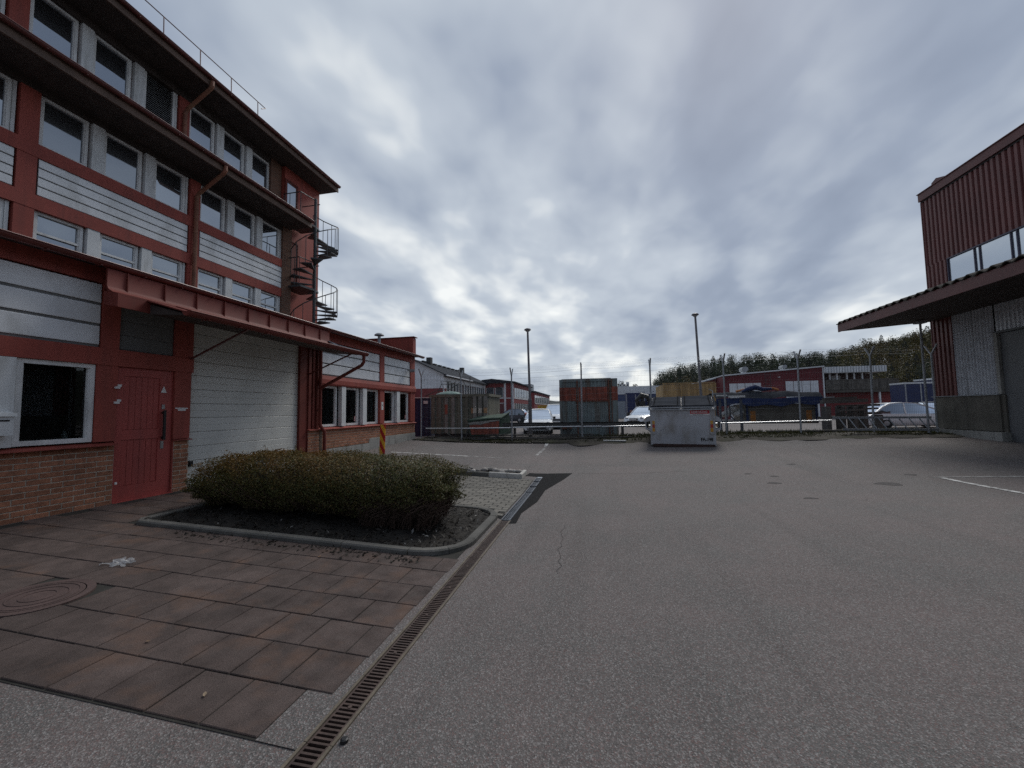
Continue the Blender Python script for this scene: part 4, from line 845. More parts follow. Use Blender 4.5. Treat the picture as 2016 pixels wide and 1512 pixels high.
# loose shoots that break the clipped outline
ns = 900; S0, su = hedge_surface(ns); kk = S0[:, 2] > .45; S0, su = S0[kk], su[kk]; ns = len(S0)
dirs = su * [.6, .6, .5] + rng.normal(0, .35, (ns, 3)) + [0, 0, .5]; dirs /= np.linalg.norm(dirs, axis=1, keepdims=True); ln = rng.uniform(.04, .13, ns)
t_ = np.linspace(.15, 1.05, 8)[None, :, None]; Q = (S0[:, None, :] + dirs[:, None, :] * ln[:, None, None] * t_ + rng.normal(0, .007, (ns, 8, 3))).reshape(-1, 3)
cards('shoots', m_leaf, Q - np.array(ORG[hedge.name]), rng.normal(size=(len(Q), 3)) + [0, 0, .4], rng.uniform(.014, .030, len(Q)), hedge_cols(Q, len(Q)) * 1.1, None, hedge, 'stuff', .5)
# twigs
tw = MB()
for i in range(1100):
    P_, u_ = hedge_surface(1); p = P_[0]
    b_ = (p[0] * .93 + (-4.0) * .07 + random.uniform(-.08, .08), p[1] * .6 + 5.55 * .4, .10 + .08 * random.random() + gz(p[0], 5.5))
    mid = ((b_[0] + p[0]) / 2 + random.uniform(-.05, .05), (b_[1] * .35 + p[1] * .65), (b_[2] + p[2]) / 2)
    tw.tube([b_, mid, (p[0] + u_[0][0] * .05, p[1] + u_[0][1] * .05, p[2] + .03 * random.random())], [.006, .0045, .002], 4, cap=False)
for i in range(500):     # bare brown stems fraying out at the right foot
    a = random.uniform(-1.2, .9); x = random.uniform(-3.2, -2.15); y = random.uniform(4.95, 5.4); L_ = random.uniform(.2, .5)
    tw.tube([(x, y, .10), (x + .25 * L_ + random.uniform(-.1, .1), y - .4 * L_ * random.random(), .10 + L_ * .6), (x + .6 * L_ + random.uniform(-.15, .15), y - .6 * L_ * random.random(), .12 + L_ * .8)], [.004, .003, .0015], 4, cap=False)
tag(tw.build('twigs', mat('twig', (.075, .048, .036), .9, .3, 20), hedge), kind='stuff')
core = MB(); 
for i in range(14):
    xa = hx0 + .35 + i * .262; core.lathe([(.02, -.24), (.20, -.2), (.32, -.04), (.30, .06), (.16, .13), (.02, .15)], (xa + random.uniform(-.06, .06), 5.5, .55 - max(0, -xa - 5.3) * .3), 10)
core.build('shaded_core', mat('hedge_core', (.018, .017, .010), 1.0, .4, 20), hedge)  # dark lumps stand in for the shade inside the foliage
# ---- stone border at the end of the paver field
bd = thing('stone_border', 'low white concrete border filled with round cobbles beside the fresh asphalt', 'border', (-2.9, 9.5, .1))
m_wkerb = mat('white_kerb', (.50, .48, .44), .85, .15, 4, .2, 100, bump=.3, dirt=(.25, .235, .21), dirt_amt=.6, dirt_scale=(5, 5, 5))
m_stone = mat('cobblestone', (.27, .25, .23), .85, .25, 9, .2, 90, bump=.3, rnd=.35)
for a, b in ((-5.3, -4.4), (-4.4, -3.5), (-3.5, -2.55)): kerb_run([(a, 9.26), (b, 9.26)], .10, .10, bd, m_kerb)
for a, b in ((-2.54, -2.1), (-2.1, -1.76)): kerb_run([(a, 9.24), (b, 9.24)], .08, .115, bd, m_wkerb)
kerb_run([(-1.75, 9.24), (-1.74, 9.80)], .08, .115, bd, m_wkerb); kerb_run([(-1.76, 9.80), (-2.54, 9.80)], .07, .10, bd, m_wkerb)
st_me = []
for q in range(4):
    m = MB(); rr = random.Random(q); m.lathe([(.01, -.05), (.06, -.035), (.082, 0), (.062, .038), (.02, .052)], n=9); m.v = [(x * (1 + rr.uniform(-.18, .18)), y * (1 + rr.uniform(-.18, .18)), z * (1 + rr.uniform(-.2, .2))) for x, y, z in m.v]; st_me.append(m.mesh('cobblestone', m_stone, smooth=True))
for i in range(46):
    x = random.uniform(-5.2, -1.90); y = random.uniform(9.38, 9.70); piece('cobblestone', st_me[i % 4], bd, (x, y, gz(x, y) + .075 + .03 * random.random()), (0, 0, random.uniform(0, 6)), (random.uniform(.7, 1.25),) * 3)
ground_fill = ground_patch('border_soil', m_mulch, -5.3, -1.82, 9.34, 9.74, .05); ground_fill.parent = bd; ground_fill.location = -ORG[bd.name]
# ---- striped marker post
mk = thing('marker_post', 'leaning red and yellow striped traffic marker board before the far windows', 'marker', (-5.94, 10.43, gz(-5.94, 10.43)), rz=R(-24), local=True)
m_ybase = mat('marker_foot', (.03, .03, .03), .8)
st = bpy.data.materials.new('red_yellow_stripes'); st.use_nodes = True; tt = st.node_tree; gg = tt.nodes.new('ShaderNodeTexCoord'); sx = tt.nodes.new('ShaderNodeSeparateXYZ'); tt.links.new(gg.outputs['Object'], sx.inputs[0])
q1 = tt.nodes.new('ShaderNodeMath'); q1.operation = 'MULTIPLY_ADD'; tt.links.new(sx.outputs[0], q1.inputs[0]); q1.inputs[1].default_value = 1.3; tt.links.new(sx.outputs[2], q1.inputs[2])
q2 = tt.nodes.new('ShaderNodeMath'); q2.operation = 'PINGPONG'; tt.links.new(q1.outputs[0], q2.inputs[0]); q2.inputs[1].default_value = .19
q3 = tt.nodes.new('ShaderNodeMath'); q3.operation = 'GREATER_THAN'; tt.links.new(q2.outputs[0], q3.inputs[0]); q3.inputs[1].default_value = .095
mx_ = tt.nodes.new('ShaderNodeMix'); mx_.data_type = 'RGBA'; tt.links.new(q3.outputs[0], mx_.inputs[0]); mx_.inputs[6].default_value = (.50, .022, .02, 1); mx_.inputs[7].default_value = (.85, .45, .035, 1); tt.links.new(mx_.outputs[2], tt.nodes['Principled BSDF'].inputs['Base Color']); tt.nodes['Principled BSDF'].inputs['Roughness'].default_value = .4
m = MB(); m.box(-.112, .112, -.012, .012, .16, 1.02); b_ = m.build('board', st, mk)
m = MB(); m.box(-.114, .114, -.02, .02, .03, .16); p_ = m.build('socket', m_frame, mk); m = MB(); m.prism([(-.3, -.2), (.3, -.2), (.36, 0), (.3, .2), (-.3, .2), (-.36, 0)], 'z', 0, .05); f_ = m.build('rubber_foot', m_ybase, mk)
for q in (b_, p_): q.rotation_euler = (R(-4), R(-3.2), 0)
# ---- plastic bag and small litter
pb = thing('plastic_bag', 'crumpled clear plastic bag lying on the paving slabs', 'plastic bag', (-4.72, 3.27, gz(-4.72, 3.27) + .016), local=True)
m_bag = bpy.data.materials.new('clear_film'); m_bag.use_nodes = True; q = m_bag.node_tree.nodes['Principled BSDF']; q.inputs['Base Color'].default_value = (.55, .56, .57, 1); q.inputs['Roughness'].default_value = .25; q.inputs['Alpha'].default_value = .4
m = MB(); k = 13; rr = random.Random(3)
m.v = [((i / (k - 1) - .5) * .30 * (.75 + .25 * math.sin(j)), (j / (k - 1) - .5) * .22 * (.8 + .2 * math.cos(i * .9)), max(.002, .012 + .016 * math.sin(i * 1.1 + j * .4) * math.cos(j * .9 - i * .3) + rr.uniform(-.006, .006))) for j in range(k) for i in range(k)]
m.f = [(j*k+i, j*k+i+1, (j+1)*k+i+1, (j+1)*k+i) for j in range(k-1) for i in range(k-1)]; m.m = [0] * len(m.f); m.build('film', m_bag, pb)
for q, (x, y, lab, c_) in enumerate(((-3.05, 2.30, 'dry tan leaf on the paving slabs nearest the camera', (.20, .13, .08)), (-2.98, 3.95, 'small dry leaf lying by the soil before the kerb', (.26, .15, .08)), (-2.21, 1.98, 'pale twig on the front row of paving slabs', (.24, .18, .12)))):
    lf = thing('fallen_leaf', lab, 'leaf', (x, y, gz(x, y) + .02), local=True, rz=q * 1.1); lf.scale = (.6, .6, .6); m = MB(); m.add([(-.03, 0, 0), (-.01, -.017, .006), (.018, -.012, .004), (.03, 0, .010), (.014, .014, .008), (-.012, .016, .004), (0, 0, -.002)], [(0, 1, 6), (1, 2, 6), (2, 3, 6), (3, 4, 6), (4, 5, 6), (5, 0, 6)]); m.build('leaf_blade', mat('dry_leaf', c_, .8), lf)
cap_ = thing('black_cap', 'small black rubber cap lying beside the drain', 'cap', (-1.27, 1.89, gz(-1.27, 1.89))); m = MB(); m.lathe([(.0, 0), (.020, 0), (.019, .014), (.012, .018), (0, .018)], (-1.27, 1.89, gz(-1.27, 1.89) + .001), 14); m.build('disc', m_black, cap_)
# ================================================================ FENCE
FY = 16.0
m_wire = mat('fence_wire', (.17, .175, .18), .5, .1, 5, metal=.3)
fence = thing('wire_fence', 'tall galvanised wire mesh fence with forked barbed wire posts across the yard', 'fence', (0, FY, .5))
posts = [-7.31, -5.52, -3.41, -.64, 1.93, 4.5, 6.88, 9.07, 10.86]
for i, x in enumerate(posts):
    z = gz(x, FY) - .05; lean = random.uniform(-.015, .015)
    m = MB(); m.tube([(x, FY, z), (x + lean * 2.7, FY, z + 2.72)], .030, 8)
    p = m.build('post', m_galv, fence, 'auto')
    for s in (-1, 1):
        a = MB(); a.beam((x + lean * 2.7, FY, z + 2.66), (x + lean * 2.7, FY + s * .26, z + 2.98), .045, .03); a.build('fork_arm', m_galv, p)
for xa, xb in zip(posts, posts[1:]):
    m = MB(); za, zb = gz(xa, FY) + .12, gz(xb, FY) + .12; nv = int((xb - xa) / .05); r_ = .0013
    def zi(x): return za + (zb - za) * (x - xa) / (xb - xa)
    for i in range(1, nv):
        x = xa + (xb - xa) * i / nv; z = zi(x); m.add([(x - r_, FY - .035 - r_, z), (x + r_, FY - .035 - r_, z), (x + r_, FY - .035 + r_, z), (x - r_, FY - .035 + r_, z), (x - r_, FY - .035 - r_, z + 2.38), (x + r_, FY - .035 - r_, z + 2.38), (x + r_, FY - .035 + r_, z + 2.38), (x - r_, FY - .035 + r_, z + 2.38)], [(0, 1, 5, 4), (1, 2, 6, 5), (2, 3, 7, 6), (3, 0, 4, 7)])
    for j in range(13):
        d = j * .2 - (.03 if j == 12 else 0); rr = .0026 if j % 4 == 0 else .0018
        m.tube([(xa, FY - .04, za + d), (xb, FY - .04, zb + d)], rr, 4, cap=False)
    tag(m.build('mesh_panel', m_wire, fence), kind='stuff')
bw = MB()
for s in (-1, 1):
    for k in range(3):
        f = .30 + .33 * k; pts = []
        for xa, xb in zip(posts, posts[1:]):
            for q in range(4):
                t = q / 4; x = xa + (xb - xa) * t; z = gz(xa, FY) * (1 - t) + gz(xb, FY) * t + 2.61 + .32 * f - .03 * math.sin(PI * t); pts.append((x, FY + s * .26 * f, z))
        bw.tube(pts, .0022, 3, cap=False)
tag(bw.build('barbed_wire', m_galv, fence), kind='stuff')
# silver rail pipes hung behind the posts
rp = thing('rail_pipe', 'long bright silver pipe running level behind the fence posts', 'pipe', (0, 16.12, .9))
for a, b, za, zb in ((-7.15, -3.5, .92, .93), (-3.48, .1, .94, .97), (.12, 4.4, .96, 1.05), (4.42, 7.9, 1.05, 1.12)):
    m = MB(); m.tube([(a, 16.12, za), ((a + b) / 2, 16.12, (za + zb) / 2 + random.uniform(-.02, .01)), (b, 16.12, zb)], .025, 8); m.build('pipe_length', m_alu, rp)
m_rail2 = mat('dark_rail', (.05, .048, .045), .6, .3, 5, .15, 60)
gr_ = thing('guard_rail', 'dark steel crash barrier behind the fence before the rusty container', 'guard rail', (-1, 16.45, .5))
for a, b in ((-3.9, -1.2), (-1.18, 2.4)):
    m = MB(); m.prism([(16.40, .92), (16.44, .96), (16.40, 1.00), (16.40, 1.05), (16.44, 1.09), (16.40, 1.13), (16.43, 1.13), (16.47, 1.09), (16.43, 1.05), (16.43, 1.00), (16.47, .96), (16.43, .92)], 'x', a, b); m.build('rail', m_rail2, gr_)
for x in (-3.4, -1.2, .9, 2.2): build1('rail_post', m_rail2, gr_, (x - .05, x + .05, 16.475, 16.56, .35, 1.1))
# stacked boards along the foot of the fence
m_oldwood = mat('grey_wood', (.105, .095, .082), .9, .3, 3, .25, 60, rnd=.3)
for i, (a, b, y, z, h, lab) in enumerate(((-5.3, -.9, 16.22, .50, .09, 'long weathered board on edge at the fence foot'), (-4.6, -.2, 16.30, .62, .06, 'upper grey board resting on the lower one at the fence foot'), (-3.6, 1.2, 15.75, .52, .05, 'thin grey batten lying before the fence'), (6.0, 9.8, 16.25, .74, .07, 'weathered beam lying behind the ladder'))):
    t = thing('board', lab, 'board', ((a + b) / 2, y, z)); m = MB(); m.beam((a, y, max(z, gz(a, y) + h / 2 + .01)), (b, y + .04, max(z + .02, gz(b, y) + h / 2 + .02)), .12, h); m.build('plank', m_oldwood, t)
t = thing('white_plank', 'short white plank lying on the soil left of the dumpster', 'plank', (.9, 15.3, .5)); m = MB(); m.beam((.15, 15.42, gz(.15, 15.42) + .035), (.95, 15.30, gz(.95, 15.3) + .045), .10, .03); m.build('plank', m_frame, t)
# aluminium ladder on its side
ld = thing('ladder', 'aluminium ladder lying on its side against the fence by the hall', 'ladder', (9.2, 15.72, .85))
for z, y, x0, x1 in ((1.22, 15.86, 7.80, 10.62), (.83, 15.66, 7.98, 10.66)):
    m = MB(); m.beam((x0, y, z), (x1, y, z - .02), .03, .07); m.build('side_rail', m_galv, ld)
for i in range(10):
    x = 7.98 + i * .285; m = MB(); m.tube([(x, 15.86, 1.22), (x + .14, 15.66, .83)], .018, 6); m.build('rung', m_galv, ld)
# hoses and branches caught at the left foot of the fence
for i, (pts, lab) in enumerate((([(-6.9, 15.75, .56), (-6.5, 15.8, .62), (-6.2, 15.85, .78), (-5.9, 15.9, .60), (-5.7, 15.8, .55)], 'grey bent cable at the foot of the first fence panel'), ([(-5.0, 15.7, .50), (-4.5, 15.6, .48), (-3.9, 15.75, .62), (-3.45, 15.85, .8)], 'grey hose looping up to the third fence post'))):
    t = thing('hose', lab, 'hose', pts[0]); m = MB(); m.tube([(p[0], p[1], max(p[2], gz(p[0], p[1]) + .03)) for p in pts], .018, 6); m.build('hose_run', m_rail2, t, 'auto')
# ---- street lamps behind the fence
m_lpole = mat('lamp_pole', (.17, .16, .165), .5, .15, 4, .1, 40, metal=.3)
def lamp(x, y, zt, label, dx=0):
    z0 = gz(x, y) - .1; t = thing('street_lamp', label, 'street lamp', (x, y, z0), 'street lamps behind the fence')
    m = MB(); m.tube([(x, y, z0), (x, y, z0 + 1.75)], .085, 10); m.build('pole_base', m_lpole, t, 'auto')
    m = MB(); m.tube([(x, y, z0 + 1.75), (x, y, z0 + 1.85), (x + dx, y, zt)], [.085, .058, .045], 10); m.build('pole', m_lpole, t, 'auto')
    m = MB(); m.lathe([(.04, -.06), (.08, -.05), (.165, .0), (.14, .05), (.06, .085), (0, .09)], (x + dx, y, zt), 20); m.build('lamp_head', m_lpole, t, 'auto')
    m = MB(); m.lathe([(.0, -.075), (.085, -.07), (.095, -.051), (0, -.051)], (x + dx, y, zt), 14); m.build('lamp_glass', m_frame, t)
lamp(-3.04, 18.3, 5.32, 'slim lamp post with a dome head beside the white hatchback', -.05)
lamp(4.62, 20.0, 5.93, 'taller lamp post with a dome head behind the dumpster', -.10)
# ================================================================ DUMPSTER
DA = R(-11)
du = thing('dumpster', 'light grey front loading waste dumpster with black lids and red logo sign', 'dumpster', (1.72, 14.62, gz(2.6, 14.6) + .005), rz=DA, local=True)
m_dump = mat('dumpster_grey', (.40, .405, .42), .5, .1, 1.2, .1, 60, metal=.1, dirt=(.22, .195, .165), dirt_amt=.8, dirt_scale=(2.6, 2.6, 1.6), dirt_lo=.47, dirt_hi=.75)
m_lid = mat('black_lid', (.042, .046, .055), .95, spec=.03, var=.15, vs=4, fine=.1, fs=40) if True else mat('x', (.055, .058, .065), .4, .15, 4, .1, 40)
m_lidline = mat('lid_line', (.006, .006, .007), .95, spec=.02)
m_rustedge = mat('rusty_edge', (.055, .03, .024), .8, .3, 9)
W_, D_ = 2.0, 1.35
m = MB(); m.prism([(0, .06), (.0, 1.22), (D_, 1.66), (D_, .42), (D_ * .75, .06)], 'x', 0, W_); m.build('hull', m_dump, du)
m = MB(); m.prism([(-.02, 0.0), (-.02, .09), (D_ * .76, .09), (D_ * .70, 0.0)], 'x', .08, W_ - .04); m.build('skid', m_rustedge, du)
m = MB(); m.beam((-.03, -.035, 1.235), (W_ + .03, -.035, 1.235), .05, .04); m.beam((-.03, -.02, 1.31), (W_ + .03, -.02, 1.31), .04, .06); m.build('front_rim', m_galv, du)
m = MB(); m.beam((-.02, 0, 1.25), (-.02, D_, 1.69), .05, .06); m.beam((W_ + .02, 0, 1.25), (W_ + .02, D_, 1.69), .05, .06); m.build('side_rim', m_lid, du)
def lidmesh(x0, x1):
    m = MB(); k = 9; sl = (1.70 - 1.36) / D_
    def zz(y, x): return 1.36 + sl * y + .012 * math.sin(y * 7 + x * 3) 
    vs = []; 
    for j in range(k):
        for i in range(k):
            u = i / (k - 1); v = j / (k - 1); edge = min(u, 1 - u, v, 1 - v); vs.append((x0 + (x1 - x0) * u, -.04 + (D_ + .05) * v, zz(D_ * v, x0 + u) + (.012 * math.sin(16 * v) if .1 < v < .9 else .006)))
    fs = [(j*k+i, j*k+i+1, (j+1)*k+i+1, (j+1)*k+i) for j in range(k-1) for i in range(k-1)]; m.add(vs, fs)
    m.add([(x0, -.04, vs[0][2]), (x1, -.04, vs[8][2]), (x1, -.04, vs[8][2] - .045), (x0, -.04, vs[0][2] - .045)], [(0, 3, 2, 1)]); return m
for a, b in ((.03, W_ / 2 - .01), (W_ / 2 + .01, W_ - .03)):
    l_ = lidmesh(a, b).build('lid', m_lid, du)
    e = MB(); sl = (1.70 - 1.36) / D_
    for xx in (a + .10, b - .10): e.beam((xx, .02, 1.384 + sl * .02), (xx, D_ - .05, 1.384 + sl * (D_ - .05)), .02, .02)
    e.build('lid_groove', m_lidline, l_)
for s, x in ((-1, 0), (1, W_)):
    m = MB(); m.box(x + s * .002, x + s * .16, .02, D_ * .8, .86, .90); m.box(x + s * .002, x + s * .16, .02, D_ * .8, .56, .60); m.box(x + s * .13, x + s * .16, .02, D_ * .8, .60, .86); pk = m.build('fork_pocket', m_dump, du)
    m = MB(); m.hexa([(x, -.01, .52), (x + s * .14, -.01, .60), (x + s * .14, .05, .60), (x, .05, .44), (x, -.01, .55), (x + s * .16, -.01, .66), (x + s * .16, .05, .66), (x, .05, .55)]); m.hexa([(x, -.01, .86), (x + s * .2, -.01, .80), (x + s * .2, .05, .80), (x, .05, .86), (x, -.01, 1.02), (x + s * .12, -.01, .96), (x + s * .12, .05, .96), (x, .05, 1.02)]); m.build('pocket_lip', m_dump, pk)
    xx = x - s * .11; m = MB(); m.box(xx - .055, xx + .055, -.03, -.002, .42, .93); rc = m.build('corner_plate', m_dump, du)
    for z0, z1, c_, nm in ((.50, .62, (.62, .30, .03), 'orange_reflector'), (.63, .74, (.48, .05, .02), 'red_reflector'), (.75, .86, (.62, .33, .05), 'orange_reflector')):
        m = MB(); m.box(xx - .04, xx + .04, -.036, -.031, z0, z1); m.build(nm, mat(nm, c_, .35), rc)
    h = MB(); h.tube([(x + s * .03, .1, 1.30), (x + s * .03, D_ * .85, 1.60), (x + s * .03, D_ * .9, 1.86), (x - s * .08, D_ * .95, 1.93)], .016, 6); h.build('lid_handle', m_galv, du, 'auto')
m_signred = mat('sign_red', (.42, .012, .02), .4, .08, 4); m_signw = mat('sign_white', (.62, .60, .58), .5, .08, 4)
m = MB(); m.box(1.26, 1.84, -.008, -.001, 1.085, 1.195); sg_ = m.build('logo_sign', m_signred, du); m = MB(); m.box(1.26, 1.84, -.008, -.001, 1.035, 1.0845); m.build('sign_strip', m_signw, sg_)
def lettering(txt, parent, loc, size, mt, rot, name='lettering', bold=.0, sx=1.0):
    c = bpy.data.curves.new(name, 'FONT'); c.body = txt; c.size = size; c.extrude = .0008; c.offset = bold; c.align_x = 'LEFT'; c.align_y = 'BOTTOM_BASELINE'; c.resolution_u = 2
    tmp = bpy.data.objects.new(name, c); COL.objects.link(tmp); bpy.context.view_layer.update()
    me = bpy.data.meshes.new_from_object(tmp.evaluated_get(bpy.context.evaluated_depsgraph_get())); bpy.data.objects.remove(tmp); me.materials.clear(); me.materials.append(mt)
    o = bpy.data.objects.new(name, me); link(o, parent); o.location = loc; o.rotation_euler = rot; o.scale = (sx, 1, 1); return o
lettering('REMONDIS', sg_, (1.285, -.0105, 1.108), .092, m_signw, (R(90), 0, 0), bold=.0008, sx=1.09)
m = MB()
for k in range(14): m.box(1.33 + k * .026, 1.33 + k * .026 + (.018 if k % 4 else .008), -.0105, -.0085, 1.05, 1.068)
m.build('small_print', m_lid, sg_)
lettering('FA-198', du, (1.55, -.004, .20), .15, m_black, (R(90), 0, 0), bold=.006, sx=.82)
# ================================================================ YARD BEHIND THE FENCE
YZ = .30
# ---- shipping container with its door end to the fence
m_cblue = mat('faded_blue_steel', (.20, .245, .245), .7, .2, 2, .2, 40, dirt=(.12, .075, .045), dirt_amt=.85, dirt_scale=(5, 5, .6), dirt_lo=.44, dirt_hi=.7)
m_cred = mat('faded_red_steel', (.32, .082, .05), .75, .2, 3, .2, 40, dirt=(.09, .035, .025), dirt_amt=.8, dirt_scale=(8, 8, .6), dirt_lo=.42, dirt_hi=.68)
co = thing('shipping_container', 'faded blue shipping container with a rusty red band across its end', 'container', (-.4, 18, YZ))
x0, x1, y0, y1, z0, z1 = -1.60, .80, 17.3, 23.3, YZ + .02, 2.90
build1('body', m_cblue, co, (x0 + .06, x1 - .06, y0 + .06, y1, z0, z1 - .05))
for a, b in ((x0, x0 + .10), (x1 - .26, x1)): build1('corner_post', m_cblue, co, (a, b, y0, y0 + .10, z0, z1))
build1('top_rail', m_cblue, co, (x0 + .10, x1 - .26, y0 + .01, y0 + .09, z1 - .10, z1 + .02)); build1('bottom_rail', m_rust, co, (x0 + .10, x1 - .26, y0, y0 + .09, z0, z0 + .14))
def rib_face(name, mt, xa, xb, za, zb, y, n, parent):
    P = []; 
    for i in range(n):
        w_ = (xb - xa) / n; u = xa + i * w_; P += [(u, y), (u + w_ * .35, y), (u + w_ * .5, y - .03), (u + w_ * .85, y - .03)]
    P.append((xb, y)); k = len(P); m = MB(); m.add([(a, b, za) for a, b in P] + [(a, b, zb) for a, b in P], [(i, i + 1, k + i + 1, k + i) for i in range(k - 1)]); return m.build(name, mt, parent)
for xa, xb in ((x0 + .101, -.90), (-.80, .40)):
    rib_face('door_leaf', m_cblue, xa, xb, z0 + .15, 1.97, y0 + .05, 8, co); rib_face('red_band', m_cred, xa, xb, 1.99, 2.56, y0 + .05, 8, co); rib_face('door_leaf', m_cblue, xa, xb, 2.561, z1 - .101, y0 + .05, 8, co)
build1('corner_band', m_cred, co, (x1 - .262, x1 + .004, y0 - .004, y0 + .101, 1.99, 2.56)); build1('corner_band', m_cred, co, (x0 - .004, x0 + .102, y0 - .004, y0 + .101, 1.99, 2.56))
for x in (-.85, .44, .56):
    m = MB(); m.tube([(x, y0 - .01, z0 + .05), (x, y0 - .01, z1 - .05)], .028 if x < .5 else .015, 8); m.build('locking_bar', m_rust, co)
build1('ledge', m_rust, co, (-.95, .46, y0 - .02, y0 + .02, 1.945, 1.975))
for i in range(20): build1('side_rib', m_cblue, co, (x1 - .06, x1 - .015, y0 + .2 + i * .29, y0 + .34 + i * .29, z0 + .15, z1 - .12))
build1('hinge_box', m_rust, co, (x0 + .08, x0 + .5, y0 - .06, y0 - .001, .82, 1.02))
# ---- weathered open skip with ribs, navy container behind it
m_skip = mat('weathered_skip', (.145, .137, .10), .85, .35, 2, .25, 40, dirt=(.20, .18, .155), dirt_amt=.7, dirt_scale=(4, 4, .5), dirt_lo=.48, dirt_hi=.7)
m_skipl = mat('pale_scraped_steel', (.27, .25, .22), .85, .3, 3, .2, 40, dirt=(.10, .09, .075), dirt_amt=.6, dirt_scale=(5, 5, .6))
sk = thing('skip_container', 'weathered grey ribbed steel skip with an orange and white striped band', 'skip', (-6.2, 18, YZ))
build1('hull', m_skip, sk, (-7.55, -4.82, 17.62, 19.8, .62, 2.30)); 
m = MB(); m.box(-7.62, -4.75, 17.52, 17.70, 2.28, 2.40); m.box(-4.86, -4.75, 17.70, 19.85, 2.28, 2.40); m.build('top_rim', m_skip, sk)
for i, x in enumerate([-7.50, -7.18, -6.86, -6.54, -6.22, -5.90]): build1('rib', m_skip if i not in (2, 3) else m_skipl, sk, (x, x + .15, 17.55, 17.619, .62, 2.28))
for i, x in enumerate([-5.50, -5.25, -5.0]):
    r_ = build1('rib', m_skipl, sk, (x, x + .16, 17.50, 17.619, .62, 2.28)); build1('stripe_patch', mat('stripe_%d' % i, (.55, .50, .42) if i < 2 else (.42, .24, .12), .7, .2, 6), r_, (x - .004, x + .164, 17.492, 17.499, 1.53, 1.77))
build1('stripe_patch', mat('orange_stripe', (.42, .22, .10), .7, .2, 6), sk, (-5.62, -5.505, 17.60, 17.617, 1.53, 1.77)); build1('rust_patch', m_cred, sk, (-6.86, -6.72, 17.545, 17.5495, 1.5, 1.95))
build1('base_beam', m_rail2, sk, (-7.4, -4.9, 17.7, 19.7, YZ, .62))
nc = thing('navy_container', 'dark navy blue steel container standing left of the weathered skip', 'container', (-8.6, 20, YZ)); m_navy = mat('navy_steel', (.022, .026, .075), .6, .15, 2, .1, 40)
build1('body', m_navy, nc, (-11.2, -8.0, 18.55, 21.0, YZ, 2.30)); build1('roof_edge', m_frame, nc, (-11.25, -7.96, 18.50, 21.0, 2.301, 2.34)); rib_face('front_sheet', m_navy, -11.1, -8.05, .45, 2.2, 18.54, 12, nc); build1('label_plate', m_frame, nc, (-8.32, -8.10, 18.48, 18.50, 2.02, 2.16))
lg = thing('green_cover', 'pale green glass fibre cover lying on top of the weathered skip', 'cover', (-6.9, 18.2, 2.4)); m = MB(); m.lathe([(.02, .0), (.62, .0), (.60, .05), (.40, .13), (.15, .17), (0, .17)], (0, 0, 0), 20); m.v = [(x * 1.05 - 6.9, y * .6 + 18.2, z + 2.405) for x, y, z in m.v]; m.build('shell', mat('pale_green', (.17, .26, .22), .45, .15, 3), lg, 'auto')
rk = thing('wire_rack', 'rusty wire rack and branches heaped on the weathered skip', 'rack', (-7.0, 18.4, 2.6)); m = MB()
for p_ in ([(-7.6, 18.4, 2.42), (-7.35, 18.4, 2.95), (-6.85, 18.4, 2.9), (-6.6, 18.4, 3.05)], [(-7.25, 18.5, 2.66), (-7.42, 18.5, 3.1), (-6.9, 18.5, 3.08)], [(-6.9, 18.3, 2.67), (-6.5, 18.3, 2.9), (-6.25, 18.3, 3.1), (-6.05, 18.3, 2.75)], [(-8.2, 18.3, 2.36), (-7.6, 18.3, 2.62), (-7.1, 18.3, 2.66)], [(-6.45, 18.5, 2.5), (-6.4, 18.5, 3.2)], [(-5.95, 18.5, 2.4), (-5.95, 18.5, 3.25)]): m.tube(p_, .018, 5)
m.build('wires', m_rail2, rk, 'auto')
# ---- red and green steel tub at the fence
tb = thing('steel_tub', 'tilted steel tub with red front and mossy green rim behind the fence', 'tub', (-4.6, 16.8, .5)); m_tubg = mat('mossy_green_steel', (.04, .075, .05), .8, .3, 5, .2, 50, dirt=(.15, .15, .13), dirt_amt=.6, dirt_scale=(6, 6, 6))
m = MB(); m.hexa([(-5.35, 16.62, .58), (-4.05, 16.62, .60), (-3.72, 17.5, .62), (-5.1, 17.5, .60), (-5.45, 16.60, 1.24), (-3.98, 16.60, 1.30), (-3.85, 17.5, 1.52), (-5.2, 17.5, 1.40)]); hull = m.build('hull', m_tubg, tb)
m = MB(); m.add([(-5.30, 16.60, .63), (-4.10, 16.60, .65), (-4.07, 16.585, 1.20), (-4.4, 16.588, 1.16), (-4.75, 16.588, 1.08), (-4.9, 16.588, 1.04), (-5.1, 16.588, 1.06), (-5.38, 16.585, 1.02)], [tuple(range(8))]); m.build('red_paint', m_cred, hull)
m = MB(); m.add([(-5.40, 16.582, 1.04), (-5.1, 16.584, 1.07), (-4.9, 16.584, 1.05), (-4.75, 16.584, 1.09), (-4.4, 16.584, 1.17), (-4.07, 16.582, 1.21), (-4.02, 16.580, 1.25), (-4.4, 16.580, 1.24), (-4.8, 16.580, 1.19), (-5.2, 16.580, 1.17), (-5.42, 16.580, 1.13)], [tuple(range(11))]); m.build('peeled_paint', m_conc, hull)
m = MB(); m.tube([(-5.47, 16.58, 1.22), (-4.6, 16.57, 1.30), (-4.0, 16.58, 1.32), (-3.96, 16.7, 1.36), (-3.84, 17.5, 1.55)], .035, 8); m.build('rim', m_tubg, hull, 'auto'); m = MB(); m.beam((-5.55, 16.6, .45), (-5.42, 16.6, .95), .06, .06); m.beam((-5.4, 16.7, .58), (-3.9, 16.7, .58), .1, .05); m.build('stand', m_rail2, tb)
